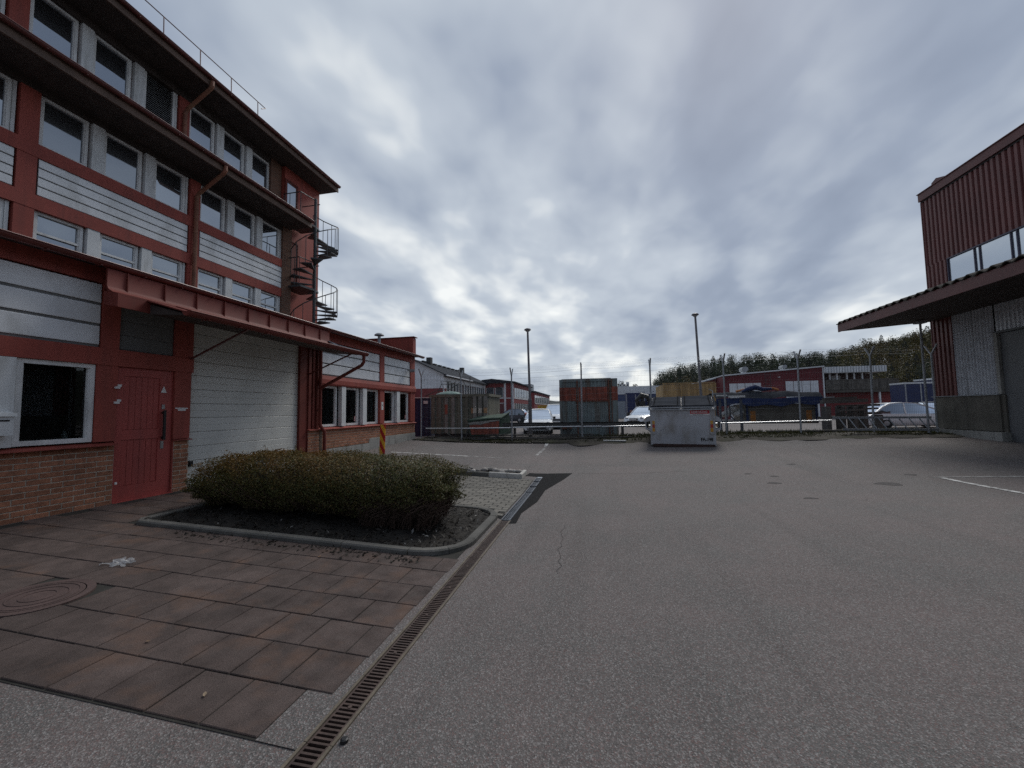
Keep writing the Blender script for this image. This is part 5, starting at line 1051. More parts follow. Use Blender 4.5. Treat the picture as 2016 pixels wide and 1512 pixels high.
# ---- cars
m_tyre = mat('tyre', (.015, .015, .016), .85); m_rim = mat('rim', (.35, .36, .37), .4, metal=.5); m_cglass = glass_mat('car_glass', (.01, .012, .014), .18); m_lampg = mat('head_lamp', (.55, .57, .6), .15, .05, 3); m_tail = mat('tail_lamp', (.3, .015, .015), .3)
def car(name, label, loc, rz, L_, W_, H_, paint, kind='hatch', group='cars in the yard'):
    t = thing(name, label, 'car', loc, group, rz=rz, local=True); h = W_ / 2; bz = H_ * .60
    # side outline from the rear (x=0) to the nose (x=L): height of the shoulder line
    if kind == 'suv': sh = [(0, .55), (.02, .98), (.10, 1.0), (.66, 1.0), (.72, .97), (.93, .88), (.985, .70), (1, .45)]
    else: sh = [(0, .50), (.02, .90), (.08, .99), (.60, .98), (.70, .94), (.90, .80), (.975, .62), (1, .40)]
    rows = []
    for u, f in sh:
        x = u * L_; zt = bz * f; nose = min(1, .74 + 2.2 * min(u, 1 - u) ** .7); hw = h * min(1, nose)
        rows.append([(x, -hw * .90, .20), (x, -hw * .985, .34), (x, -hw, zt * .62), (x, -hw * .955, zt * .96), (x, -hw * .82, zt), (x, hw * .82, zt), (x, hw * .955, zt * .96), (x, hw, zt * .62), (x, hw * .985, .34), (x, hw * .90, .20)])
    m = MB(); n = 10
    for r_ in rows: m.v += r_
    for i in range(len(rows) - 1):
        for j in range(n): m.f.append((i*n+j, i*n+(j+1)%n, (i+1)*n+(j+1)%n, (i+1)*n+j)); m.m.append(0)
    m.f += [tuple(range(n - 1, -1, -1)), tuple((len(rows) - 1) * n + j for j in range(n))]; m.m += [0, 0]
    m.v = [(x - L_ / 2, y, z) for x, y, z in m.v]; body = m.build('body', paint, t, 'auto')
    # cabin: rear base, rear roof, front roof, windscreen base
    a, b, c, d = {'hatch': (.03, .12, .46, .68), 'sedan': (.06, .24, .50, .77), 'suv': (.02, .06, .52, .69)}[kind]; zb, zr = bz * .97, H_
    X = [(q - .5) * L_ for q in (a, b, c, d)]; wb, wr = h * .93, h * .72
    line = [(X[0], zb), (X[0] + (X[1] - X[0]) * .55, zb + (zr - zb) * .62), (X[1], zr - .06), (X[1] + (X[2] - X[1]) * .30, zr - .012), (X[1] + (X[2] - X[1]) * .65, zr), (X[2], zr - .05), (X[2] + (X[3] - X[2]) * .5, zb + (zr - zb) * .52), (X[3], zb)]
    def ww(z): return wb + (wr - wb) * (z - zb) / (zr - zb)
    g = MB(); k = len(line)
    for x_, z_ in line: g.v += [(x_, -wb, zb - .02), (x_, -ww(z_), z_ - .012), (x_, ww(z_), z_ - .012), (x_, wb, zb - .02)]
    g.f = [(i * 4 + j, i * 4 + j + 1, (i + 1) * 4 + j + 1, (i + 1) * 4 + j) for i in range(k - 1) for j in range(3)]; g.m = [0] * len(g.f); gl = g.build('windows', m_cglass, t)
    rf = MB(); mid = line[2:6]; q = 6
    for x_, z_ in mid:
        for j in range(q + 1): v = j / q * 2 - 1; rf.v.append((x_, ww(z_) * 1.01 * v, z_ + .028 * (1 - v * v) - .006))
    rf.f = [(i * (q + 1) + j, i * (q + 1) + j + 1, (i + 1) * (q + 1) + j + 1, (i + 1) * (q + 1) + j) for i in range(3) for j in range(q)]; rf.m = [0] * len(rf.f); rf.build('roof_panel', paint, t, 'auto')
    for s in (-1, 1):
        xm = (X[1] + X[2]) / 2 + .05
        for pa, pb, pw, ph in (((X[3], s * wb, zb), (line[6][0], s * ww(line[6][1]), line[6][1]), .055, .05), ((line[6][0], s * ww(line[6][1]), line[6][1]), (X[2], s * wr, zr - .05), .055, .05), ((X[0], s * wb, zb), (line[1][0], s * ww(line[1][1]), line[1][1]), .10, .07), ((line[1][0], s * ww(line[1][1]), line[1][1]), (X[1], s * wr, zr - .06), .10, .07), ((xm - .04, s * wb, zb), (xm, s * wr * 1.005, zr - .03), .07, .05), ((X[1], s * wr, zr - .06), (line[3][0], s * wr, zr - .02), .05, .04), ((line[3][0], s * wr, zr - .02), (line[4][0], s * wr, zr - .01), .05, .04), ((line[4][0], s * wr, zr - .01), (X[2], s * wr, zr - .055), .05, .04)):
            p = MB(); p.beam(pa, pb, pw, ph); p.build('pillar', paint, t)
    for sx in (.17, .81):
        for s in (-1, 1):
            wx = (sx - .5) * L_; w_ = MB(); r_ = .31 if kind != 'suv' else .35
            prof = [(r_ * .62, -.10), (r_, -.09), (r_, .09), (r_ * .62, .10)]
            q = MB(); q.lathe(prof, n=20); w_.add([(x_ + wx, z_ + s * (h - .10), y_ + r_) for x_, y_, z_ in q.v], q.f); ty = w_.build('wheel', m_tyre, t, 'auto')
            q = MB(); q.lathe([(.02, -.05), (r_ * .6, -.03), (r_ * .62, .03), (.02, .05)], n=14); e = MB(); e.add([(x_ + wx, z_ + s * (h - .035), y_ + r_) for x_, y_, z_ in q.v], q.f); e.build('rim', m_rim, ty, 'auto')
    for s in (-1, 1):
        e = MB(); e.lathe([(.02, -.02), (.13, -.01), (.10, .05), (.02, .07)], n=12); q = MB(); q.add([(L_ / 2 - .20 + z_ * 1.6, s * h * .68 + y_ * 1.1, bz * .70 + x_ * .75) for x_, y_, z_ in e.v], e.f); q.build('headlight', m_lampg, t, 'auto')
        q = MB(); q.box(-L_ / 2 + .0, -L_ / 2 + .10, s * h * .62 - .08, s * h * .62 + .08, bz * .66, bz * .86); q.build('tail_light', m_tail, t)
        q = MB(); q.box(X[3] - .28, X[3] - .10, s * (h + .02), s * (h + .17), zb + .0, zb + .13); q.build('mirror', m_black, t)
    q = MB(); q.box(L_ / 2 - .11, L_ / 2 + .012, -h * .55, h * .55, .28, .44); q.box(L_ / 2 - .16, L_ / 2 - .03, -h * .36, h * .36, bz * .55, bz * .68); q.build('grille', m_black, t)
    q = MB(); q.box(L_ / 2 - .02, L_ / 2 + .02, -.26, .26, .46, .57); q.build('licence_plate', m_signw, t)
    q = MB(); q.box(-L_ / 2 + .2, L_ / 2 - .25, -h * .88, h * .88, .16, .22); q.build('underbody', m_black, t); return t
m_white = mat('white_car_paint', (.78, .80, .81), .25, .05, 2, .0); m_silver = mat('silver_car_paint', (.58, .61, .63), .25, .05, 2, .0, metal=.2); m_dgrey = mat('grey_car_paint', (.05, .055, .065), .25, .05, 2, .0)
car('parked_car', 'small white hatchback facing the fence left of the rusty container', (-3.50, 24.2, YZ), R(-84), 3.75, 1.66, 1.40, m_white, 'hatch')
car('parked_car', 'white four wheel drive car behind the white hatchback', (-2.95, 30.0, YZ), R(-88), 4.6, 1.85, 1.75, m_white, 'suv')
car('parked_car', 'low white sedan side on behind the pile of timber', (17.3, 27.6, YZ), R(4), 5.0, 1.8, 1.45, m_white, 'sedan')
car('parked_car', 'dark grey hatchback before the red and white house', (-9.6, 44, YZ), R(172), 4.3, 1.75, 1.50, m_dgrey, 'hatch')
car('parked_car', 'white car half hidden behind the left edge of the dumpster', (3.5, 33.5, YZ), R(-118), 4.2, 1.75, 1.5, m_white, 'hatch')
car('parked_car', 'tiny white car far off before the white and blue warehouse', (5.6, 52, YZ), R(-60), 4.2, 1.75, 1.45, m_white, 'hatch')
car('parked_car', 'dark car behind the nose of the white sedan', (21.5, 31.5, YZ), R(-100), 4.3, 1.75, 1.5, m_dgrey, 'hatch')
# ---- tarpaulin covered concrete trough
tp = thing('covered_trough', 'long grey concrete trough under a blue and grey tarpaulin', 'trough', (7.5, 19.5, .45)); m_tarpb = mat('blue_tarpaulin', (.022, .036, .10), .7, spec=.15, var=.25, vs=3, fine=.1, fs=30); m_tarpg = mat('grey_tarpaulin', (.028, .031, .038), .95, .25, 3, .1, 30, spec=.03, dirt=(.05, .054, .064), dirt_amt=.5, dirt_scale=(2, 2, 2)); m_orange = mat('orange_paint', (.38, .15, .03), .7, .25, 6, dirt=(.15, .1, .05), dirt_amt=.6, dirt_scale=(8, 8, 8))
build1('concrete_body', m_concd, tp, (6.25, 9.05, 19.45, 21.0, .9, 1.75))
for x in (6.45, 8.60): build1('orange_mark', m_orange, tp, (x, x + .20, 19.438, 19.449, .95, 1.45))
k1, k2 = 24, 9; m = MB(); rr = random.Random(5)
for j in range(k2):
    for i in range(k1):
        u, v = i / (k1 - 1), j / (k2 - 1); x = 5.05 + 4.15 * u; y = 19.30 + 1.85 * v; z = 2.16 + .10 * math.sin(PI * v) + .05 * math.sin(u * 11) + .16 * math.exp(-((u - .42) / .10) ** 2) * math.sin(PI * v) + rr.uniform(-.02, .02) + .05 * math.exp(-((u - .98) / .05) ** 2)
        if j == 0: z -= .16
        m.v.append((x, y, z))
m.f = [(j*k1+i, j*k1+i+1, (j+1)*k1+i+1, (j+1)*k1+i) for j in range(k2-1) for i in range(k1-1)]; m.m = [0] * len(m.f); m.build('grey_tarpaulin', m_tarpg, tp, True)
m = MB(); 
for j in range(5):
    for i in range(k1): u, v = i / (k1 - 1), j / 4; m.v.append((5.05 + 4.15 * u, 19.28 - .06 * v + .04 * math.sin(u * 40) * v, 2.0 + .03 * math.sin(u * 9) - v * (.30 + .05 * math.sin(u * 23))))
m.f = [(j*k1+i, j*k1+i+1, (j+1)*k1+i+1, (j+1)*k1+i) for j in range(4) for i in range(k1-1)]; m.m = [0] * len(m.f); m.build('blue_tarpaulin', m_tarpb, tp, True)
build1('tarpaulin_strap', m_tarpb, tp, (8.94, 9.02, 19.40, 19.437, .95, 1.70), (6.28, 6.36, 19.40, 19.437, .95, 1.70))
m = MB(); m.tube([(6.3, 19.9, 2.3), (6.55, 19.85, 2.42), (6.8, 19.8, 2.50), (7.1, 19.85, 2.40), (7.5, 19.9, 2.42)], [.06, .11, .12, .09, .05], 8); m.build('bundle', m_tarpb, tp, 'auto'); m = MB(); m.tube([(6.1, 20.0, 2.33), (6.5, 20.05, 2.42), (7.6, 20.0, 2.44), (7.8, 20.0, 2.36)], .06, 6); m.build('orange_bundle', mat('orange_plastic', (.5, .2, .07), .6), tp, 'auto')
build1('white_sheet_edge', m_frame, tp, (5.08, 5.5, 19.25, 19.30, 2.12, 2.17), (5.55, 6.2, 19.20, 19.26, 2.05, 2.13))
ag = thing('support_rack', 'blue grey steel rack and white sacks left of the covered trough', 'rack', (5.4, 19.2, .45))
for x in (5.12, 5.35, 5.95): build1('upright', m_bluesteel, ag, (x, x + .09, 19.1, 19.2, .4, 1.95))
m = MB(); m.tube([(5.0, 19.15, 1.9), (5.02, 19.15, 1.3), (5.2, 19.15, 1.0)], .04, 8); m.tube([(5.55, 19.15, 1.75), (5.57, 19.15, 1.25), (5.75, 19.15, 1.05)], .03, 8); m.build('bent_tube', m_bluesteel, ag, 'auto'); build1('cross_bar', m_bluesteel, ag, (4.9, 6.2, 19.08, 19.2, .96, 1.06))
for i in range(5):
    m = MB(); rr = random.Random(i); m.lathe([(.02, -.12), (.16, -.08), (.19, .02), (.12, .12), (.02, .14)], (5.50 + i * .16, 19.7, 1.30 + .13 * (i % 3)), 9); m.v = [(x + rr.uniform(-.03, .03), y, z + rr.uniform(-.03, .03)) for x, y, z in m.v]; m.build('white_sack', m_frame, ag, True)
# ---- timber pile
tm = thing('timber_pile', 'dark weathered beams stacked on bearers between the trough and the ladder', 'timber pile', (9.8, 18.6, .5)); m_dwood = mat('dark_wood', (.11, .102, .094), .9, .3, 4, .25, 50, rnd=.3)
for a, b, y, z, h in ((8.7, 10.3, 18.4, 1.78, .14), (9.0, 10.2, 18.9, 1.90, .10), (9.3, 10.75, 18.5, 1.60, .08), (9.2, 10.1, 18.3, 1.42, .07), (9.35, 10.75, 18.45, 1.28, .09), (8.8, 10.0, 18.9, 1.15, .08), (9.6, 10.8, 18.7, 1.46, .07)):
    m = MB(); m.beam((a, y, z), (b, y + .1, z + .04), .2, h); m.build('timber_beam', m_dwood, tm)
for x in (8.85, 9.35, 9.75, 10.1, 10.6): build1('bearer', m_dwood, tm, (x, x + .14, 18.35, 18.8, .40, 1.6 if x < 10.2 else 1.25))
# ---- plank screen, blue warehouse, machine, bins
pf = thing('plank_screen', 'tall fence of yellow brown vertical planks behind the dumpster', 'fence', (6, 30, YZ)); m_plank = mat('yellow_brown_plank', (.36, .24, .105), .8, .25, 2, .2, 30, rnd=.22, dirt=(.13, .085, .045), dirt_amt=.6, dirt_scale=(6, 6, .7))
for i in range(25): build1('plank', m_plank, pf, (4.52 + i * .1325, 4.52 + i * .1325 + .125, 30, 30.03, YZ + .1, 3.28 + .02 * random.random()))
for i in range(12): build1('plank', m_plank, pf, (4.47, 4.50, 30.05 + i * .3, 30.05 + i * .3 + .285, YZ + .1, 3.28))
build1('top_board', m_plank, pf, (4.45, 7.85, 29.97, 30.06, 3.31, 3.39)); 
for x in (4.46, 5.6, 6.7, 7.8): build1('post', m_plank, pf, (x, x + .1, 29.94, 29.969, YZ, 3.3))
wh = thing('warehouse', 'long low warehouse with white upper band and blue wall', 'building', (6, 60, YZ)); m_wband = mat('white_cladding', (.62, .64, .65), .6, .1, 2, .06, 40); m_bwall = mat('blue_cladding', (.05, .07, .14), .6, .15, 1, .06, 40); m_pgrey = mat('pale_grey_cladding', (.25, .28, .31), .6, .1, 1, .06, 40)
build1('wall', m_pgrey, wh, (2.0, 18, 60, 75, YZ, 2.75)); build1('blue_band', m_bwall, wh, (1.98, 18.02, 59.97, 75, 2.751, 3.70)); b_ = build1('white_band', m_wband, wh, (1.95, 18.05, 59.9, 75, 3.701, 4.82))
for i in range(40): build1('cladding_rib', m_wband, b_, (2.0 + i * .4, 2.05 + i * .4, 59.87, 59.899, 3.72, 4.80))
for i, x in enumerate((3.0, 3.5, 4.0)): u_ = build1('air_unit', m_wband, wh, (x, x + .38, 59.95, 60.3, 4.83, 5.2 if i < 2 else 5.45)); build1('fan', m_black, u_, (x + .1, x + .28, 59.93, 59.949, 4.92, 5.1))
mc_ = thing('grab_machine', 'dark crane grab standing on a rusty flat trailer', 'machine', (3.3, 33, YZ)); m = MB(); m.tube([(3.55, 38, 1.6), (3.4, 38, 2.4), (3.8, 38, 2.85), (4.3, 38, 2.7), (4.5, 38, 2.1), (4.2, 38, 1.7)], [.14, .18, .22, .2, .15, .08], 8); m.tube([(3.9, 38, 2.8), (3.85, 38, 1.7)], .12, 8); m.build('grab_arm', m_black, mc_, 'auto'); build1('trailer_bed', m_rust, mc_, (2.9, 5.0, 37.6, 40.0, 1.15, 1.5)); build1('counterweight', m_black, mc_, (3.6, 4.1, 37.8, 38.6, 1.51, 2.3)); build1('trailer_frame', m_rail2, mc_, (3.0, 4.9, 37.8, 39.8, .7, 1.149))
for wx in (3.2, 4.5): 
    q = MB(); q.lathe([(.02, -.12), (.4, -.11), (.4, .11), (.02, .12)], n=14); e = MB(); e.add([(x_ + wx, z_ + 37.7, y_ + YZ + .4) for x_, y_, z_ in q.v], q.f); e.build('wheel', m_tyre, mc_, 'auto')
m_tblue = mat('truck_blue', (.014, .024, .085), .45, .12, 1.5, .05, 30)
def truck(label, x, y, w_, h_, l_, mt, roofm=None, group=None):
    t = thing('truck', label, 'truck', (x, y, YZ), group); build1('cargo_box', mt, t, (x, x + w_, y, y + l_, YZ + .95, YZ + h_)); build1('roof_edge', roofm or mt, t, (x - .03, x + w_ + .03, y - .03, y + l_, YZ + h_ + .001, YZ + h_ + .12))
    build1('door_frame', m_galv, t, (x, x + .07, y - .03, y - .001, YZ + .9, YZ + h_), (x + w_ - .07, x + w_, y - .03, y - .001, YZ + .9, YZ + h_), (x + w_ / 2 - .04, x + w_ / 2 + .04, y - .02, y - .001, YZ + .95, YZ + h_ - .05)); build1('under_frame', m_black, t, (x + .1, x + w_ - .1, y + .2, y + l_, YZ + .55, YZ + .949))
    for sx in (.1, w_ - .5):
        q = MB(); q.lathe([(.02, -.15), (.48, -.14), (.48, .14), (.02, .15)], n=16); e = MB(); e.add([(z_ + x + sx + .2, x_ + y + 1.0, y_ + YZ + .48) for x_, y_, z_ in q.v], q.f); e.build('wheel', m_tyre, t, 'auto')
    return t
truck('blue box truck beside the balcony building', 22.6, 36, 2.0, 2.88, 1.6, m_tblue, m_wband, 'trucks in the yard'); truck('blue truck with white roof edge close to the red hall corner', 25.0, 37, 2.5, 3.2, 1.8, m_tblue, m_wband, 'trucks in the yard'); truck('blue covered truck far off right of the rusty container', 2.95, 45, 1.9, 2.9, 1.8, m_tblue, None, 'trucks in the yard')
bb = thing('blue_skip', 'bright blue open skip before the warehouse', 'skip', (6, 48, YZ)); m = MB(); m.hexa([(5.4, 48, YZ + .1), (7.2, 48, YZ + .1), (7.2, 50, YZ + .1), (5.4, 50, YZ + .1), (5.1, 47.8, 2.5), (7.5, 47.8, 2.5), (7.5, 50.2, 2.5), (5.1, 50.2, 2.5)]); m.build('hull', m_tblue, bb); build1('rim', m_tblue, bb, (5.05, 7.55, 47.74, 47.86, 2.46, 2.58))
yb_ = thing('yellow_skip', 'yellow steel skip between the house and the white car', 'skip', (-4.3, 45, YZ)); m_yel = mat('yellow_steel', (.50, .30, .035), .6, .15, 2, .1, 40, dirt=(.2, .13, .05), dirt_amt=.5, dirt_scale=(3, 3, 1)); build1('hull', m_yel, yb_, (-6.6, -3.4, 45, 47, YZ + .2, 2.05)); build1('rim', m_yel, yb_, (-6.65, -3.35, 44.94, 45.06, 2.051, 2.15))
for i in range(8): build1('rib', m_yel, yb_, (-6.5 + i * .4, -6.38 + i * .4, 44.93, 44.999, YZ + .25, 2.05))
wc = thing('white_cabin', 'low white site cabins far behind the yellow skip', 'cabin', (-3, 70, YZ)); build1('long_cabin', m_wband, wc, (-5.0, 1.6, 70, 73, YZ, 3.0)); build1('upper_cabin', m_wband, wc, (-1.6, 1.6, 70.2, 73, 3.01, 3.9)); build1('window_strip', m_bwall, wc, (-4.4, -1.8, 69.97, 69.999, 1.6, 2.2))
for nm, lab, x, c_ in (('wheelie_bin', 'dark green wheelie bin by the house corner', -8.45, (.02, .045, .03)), ('wheelie_bin', 'red wheelie bin beside the dark green one', -7.75, (.30, .05, .03))):
    t = thing(nm, lab, 'bin', (x, 43, YZ), 'bins by the house'); mt = mat('bin_' + lab.split()[0], c_, .6); m = MB(); m.hexa([(x + .05, 43.05, YZ + .05), (x + .5, 43.05, YZ + .05), (x + .5, 43.55, YZ + .05), (x + .05, 43.55, YZ + .05), (x, 43, YZ + .95), (x + .56, 43, YZ + .95), (x + .56, 43.6, YZ + .95), (x, 43.6, YZ + .95)]); m.build('bin_body', mt, t); m = MB(); m.prism([(42.97, YZ + .951), (43.63, YZ + .951), (43.6, YZ + 1.1), (43.1, YZ + 1.04)], 'x', x - .02, x + .58); m.build('lid', mt, t); build1('wheel', m_tyre, t, (x + .05, x + .12, 43.45, 43.65, YZ, YZ + .2), (x + .44, x + .51, 43.45, 43.65, YZ, YZ + .2))
# ---- red and white house with a grey roof
m_hr = mat('house_red', (.20, .036, .036), .75, .15, 1.5, .1, 20); m_hw = mat('house_white', (.68, .69, .70), .7, .1, 1.5, .06, 20); m_hroof = mat('grey_tiles', (.045, .048, .055), .95, .2, 2, .15, 20, spec=.05); m_wfr = mat('house_frame', (.58, .58, .56), .6, .05, 2)
hs = thing('red_house', 'two storey red and white house with a grey pitched roof', 'building', (-19, 54, YZ))
ex, px_, ez, pz = -17.75, -21.4, 6.15, 7.95
build1('wall', m_hr, hs, (-25, ex, 45, 63, YZ, 4.4)); build1('upper_wall', m_hw, hs, (-25, ex, 45.001, 63, 4.401, 6.1))
m = MB(); m.prism([(-25, 6.101), (ex, 6.101), (px_, 7.85), (-25, 6.2)], 'y', 45.002, 63); m.build('gable', m_hw, hs)
for i in range(18): build1('gable_batten', m_hw, hs, (-25 + i * .40, -24.94 + i * .40, 44.96, 45.0, 4.42, 6.1))
m = MB(); m.prism([(ex + .55, ez - .22), (px_, pz), (-25.6, 6.1), (-25.6, 5.98), (px_, pz - .14), (ex + .55, ez - .34)], 'y', 44.5, 63.5); rf = m.build('roof', m_hroof, hs)
for x, y, h in ((-20.8, 48, 8.5), (-20.6, 60, 8.4)): build1('chimney', m_rail2, rf, (x - .3, x + .3, y - .3, y + .3, 7.3, h))
for i in range(9): build1('ridge_step', m_rail2, rf, (px_ + .2, px_ + .45, 46.5 + i * 1.7, 47.6 + i * 1.7, 7.86, 7.98))
build1('corner_board', m_hw, hs, (ex - .02, ex + .05, 44.93, 45.2, YZ, 6.0)); build1('eave_gutter', m_hw, hs, (ex + .55, ex + .67, 44.5, 54.5, ez - .36, ez - .24)); build1('eave_soffit', m_rail2, hs, (ex, ex + .54, 45.1, 63, ez - .40, ez - .345))
for i in range(15):
    y0_ = 46 + i * 1.1; w_ = build1('window', m_wfr, hs, (ex, ex + .05, y0_, y0_ + .10, 3.75, 5.3), (ex, ex + .05, y0_ + .9, y0_ + 1.0, 3.75, 5.3), (ex, ex + .05, y0_ + .1, y0_ + .9, 3.75, 3.95), (ex, ex + .05, y0_ + .1, y0_ + .9, 5.2, 5.3)); build1('pane', m_glassd, w_, (ex + .005, ex + .015, y0_ + .1, y0_ + .9, 3.95, 5.2))
# wing across the end, with white pilasters
build1('wing_wall', m_hr, hs, (-17.74, -13.1, 63.01, 80, YZ, 6.05)); m = MB(); m.prism([(-18.2, 6.051), (-12.7, 6.051), (-12.7, 6.22), (-16.5, 6.75), (-18.2, 6.6)], 'y', 62.5, 80); m.build('wing_roof', m_hroof, hs)
for xx in (-14.6, -13.35): build1('pilaster', m_hw, hs, (xx, xx + .3, 62.93, 63.009, YZ, 6.04))
build1('belt', m_hw, hs, (-17.7, -13.1, 62.96, 63.005, 3.55, 3.68)); build1('belt', m_hw, hs, (-13.099, -13.05, 63.02, 80, 3.55, 3.68))
for xa, xb in ((-17.5, -16.2), (-16.05, -14.7)):
    w_ = build1('window', m_wfr, hs, (xa, xb, 62.95, 63.008, 3.7, 3.8), (xa, xa + .1, 62.95, 63.008, 3.8, 5.3), (xb - .1, xb, 62.95, 63.008, 3.8, 5.3)); build1('pane', m_glassd, w_, (xa + .1, xb - .1, 62.98, 63.0, 3.8, 5.4))
w_ = build1('window', m_wfr, hs, (-16.2, -15.9, 62.95, 63.008, YZ, 2.9), (-15.9, -14.7, 62.95, 63.008, 2.75, 2.9)); build1('pane', m_glass, w_, (-15.9, -14.65, 62.97, 63.0, YZ, 2.75))
for zb_, zt_ in ((3.8, 5.3), (.9, 2.8)):
    for i in range(9): w_ = build1('window', m_wfr, hs, (-13.099, -13.04, 63.6 + i * 1.6, 63.85 + i * 1.6, zb_, zt_), (-13.099, -13.04, 63.85 + i * 1.6, 65.2 + i * 1.6, zb_ - .15, zb_)); build1('pane', m_glassd, w_, (-13.098, -13.08, 63.86 + i * 1.6, 65.18 + i * 1.6, zb_, zt_))
build1('air_unit', m_wband, hs, (-17.2, -16.2, 62.5, 62.95, 2.7, 3.4))
ow = thing('far_office', 'further red and white office wing behind the house', 'building', (-16, 100, YZ)); build1('wall', m_hr, ow, (-22, -15.2, 98, 130, YZ, 6.0)); build1('roof', m_hroof, ow, (-22.4, -14.9, 97.6, 130, 6.01, 6.35)); build1('roof_plant', m_pgrey, ow, (-18.5, -16.2, 100, 104, 6.36, 8.2))
for zb_ in (3.4,):
    for i in range(8): w_ = build1('window', m_wfr, ow, (-15.199, -15.1, 98.4 + i * 3.8, 98.9 + i * 3.8, zb_, zb_ + 1.9), (-15.199, -15.1, 98.9 + i * 3.8, 102.0 + i * 3.8, zb_ - .2, zb_)); build1('pane', m_glassd, w_, (-15.198, -15.15, 98.91 + i * 3.8, 102 + i * 3.8, zb_, zb_ + 1.9))
# ---- red hall with white folding doors, balcony building
rh = thing('red_shed', 'red clad hall with white folding doors and two roof fans', 'building', (19, 50, YZ)); m_shed = mat('shed_red', (.15, .028, .034), .7, .15, 1, .1, 12)
K = 1.25
def kz(z): return 1.62 + (z - 1.62) * K
xa, xb = 11.2 * K, 19.15 * K; ya = 50
m = MB(); m.prism([(xa, YZ), (xb, YZ), (xb, kz(5.0)), (xa, kz(4.45))], 'y', ya, ya + 16); m.build('wall', m_shed, rh)
m = MB(); m.prism([(xa - .1, kz(4.46)), (xb + .1, kz(5.01)), (xb + .1, kz(5.11)), (xa - .1, kz(4.56))], 'y', ya - .25, ya + 16); m.build('roof', m_wband, rh)
for i in range(62): build1('cladding_rib', m_shed, rh, (xa + .05 + i * .16, xa + .11 + i * .16, ya - .04, ya - .001, kz(3.9) if True else 0, kz(4.43 + .0075 * i)))
build1('corner_trim', m_wband, rh, (xb - .05, xb + .08, ya - .06, ya - .0, YZ, kz(5.0)))
m = MB(); m.prism([(8.7 * K, YZ), (xa - .001, YZ), (xa - .001, kz(4.4)), (8.7 * K, kz(3.75))], 'y', ya + 3, ya + 16); m.build('lean_to', mat('pale_red', (.21, .06, .06), .7), rh); m = MB(); m.prism([(8.5 * K, kz(3.72)), (xa - .02, kz(4.42)), (xa - .02, kz(4.52)), (8.5 * K, kz(3.82))], 'y', ya + 2.7, ya + 16); m.build('lean_to_roof', m_wband, rh)
m_wdoor = mat('white_door', (.62, .64, .66), .6, .08, 1, .05, 20)
for a, b, zt in ((11.62, 14.25, 3.76), (16.17, 18.77, 3.84)):
    for i in range(4): w_ = (b - a) / 4 * K; build1('door_leaf', m_wdoor, rh, (a * K + i * w_ + .03, a * K + (i + 1) * w_ - .03, ya - .07, ya - .045, YZ, kz(zt)))
for x, s_ in ((13.0, .5), (16.2, .36)):
    z_ = kz(4.55 + (x - 11.2) / 7.95 * .55) - .05; X0 = x * K; v_ = build1('roof_fan', m_wband, rh, (X0 - .35 * s_, X0 + .35 * s_, ya + .1, ya + .8, z_, z_ + .5 * s_))
    m = MB(); m.prism([(X0 - .62 * s_, z_ + .62 * s_), (X0 - .35 * s_, z_ + .501 * s_), (X0 + .35 * s_, z_ + .501 * s_), (X0 + .66 * s_, z_ + .8 * s_), (X0 + .62 * s_, z_ + 1.35 * s_), (X0 + .2 * s_, z_ + 1.6 * s_), (X0 - .4 * s_, z_ + 1.5 * s_), (X0 - .65 * s_, z_ + 1.1 * s_)], 'y', ya - .1, ya + .95); m.build('fan_hood', m_galv, v_)
for i in range(9): build1('ladder_rung', m_rail2, rh, (14.55 * K, 14.95 * K, ya - .30, ya - .27, 2.2 + i * .35, 2.23 + i * .35))
build1('ladder_side', m_rail2, rh, (14.53 * K, 14.55 * K, ya - .31, ya - .26, 1.8, 5.3), (14.95 * K, 14.97 * K, ya - .31, ya - .26, 1.8, 5.3)); build1('wall_lamp', m_frame, rh, (15.6 * K, 15.75 * K, ya - .25, ya - .041, kz(4.2), kz(4.25)))
bl = thing('balcony_building', 'low brown building with a long wooden balcony and white roof edge', 'building', (27, 50, YZ)); m_bbr = mat('brown_boards', (.085, .045, .04), .8, .2, 2, .1, 20); xa2, xb2 = 19.3 * K, 23.83 * K; xe = 24.72 * K
build1('wall', m_bbr, bl, (xa2, xb2 - .5, ya + 1.5, ya + 14, YZ, kz(4.4))); build1('lower_wall', m_hr, bl, (xa2, xe - .2, ya + 1.0, ya + 1.499, YZ, kz(2.75))); build1('roof_edge', m_wband, bl, (xa2 - .1, xb2, ya - .2, ya + 14, kz(4.46), kz(4.98)))
for i in range(22): build1('roof_rib', m_pgrey, bl, (xa2 + i * .26, xa2 + .04 + i * .26, ya - .23, ya - .201, kz(4.48), kz(4.97)))
build1('balcony_floor', m_oldwood, bl, (xa2, xe, ya, ya + 1.499, kz(2.76), kz(2.98)))
for i in range(46): build1('balcony_board', m_oldwood, bl, (xa2 + .02 + i * .147, xa2 + .15 + i * .147, ya - .03, ya - .001, kz(3.0), kz(3.80)))
build1('balcony_rail', m_oldwood, bl, (xa2, xe, ya - .06, ya + .06, kz(3.81), kz(3.87)))
for x in (19.75, 20.3, 21.05, 21.6, 22.2, 22.9): build1('column', m_wband, bl, (x * K, x * K + .12, ya + .3, ya + .45, kz(3.88), kz(4.455)))
build1('window', m_wfr, bl, (20.35 * K, 21.05 * K, ya + 1.44, ya + 1.49, kz(3.85), kz(4.3))); w_ = build1('window', m_wfr, bl, (19.6 * K, 20.3 * K, ya + .92, ya + .999, kz(2.1), kz(2.42))); build1('pane', m_glassd, w_, (19.68 * K, 20.22 * K, ya + .90, ya + .919, kz(2.15), kz(2.37)))
for x in (23.3, 24.55): build1('balcony_post', m_wband, bl, (x * K, x * K + .15, ya + .1, ya + .25, YZ, kz(2.755)))
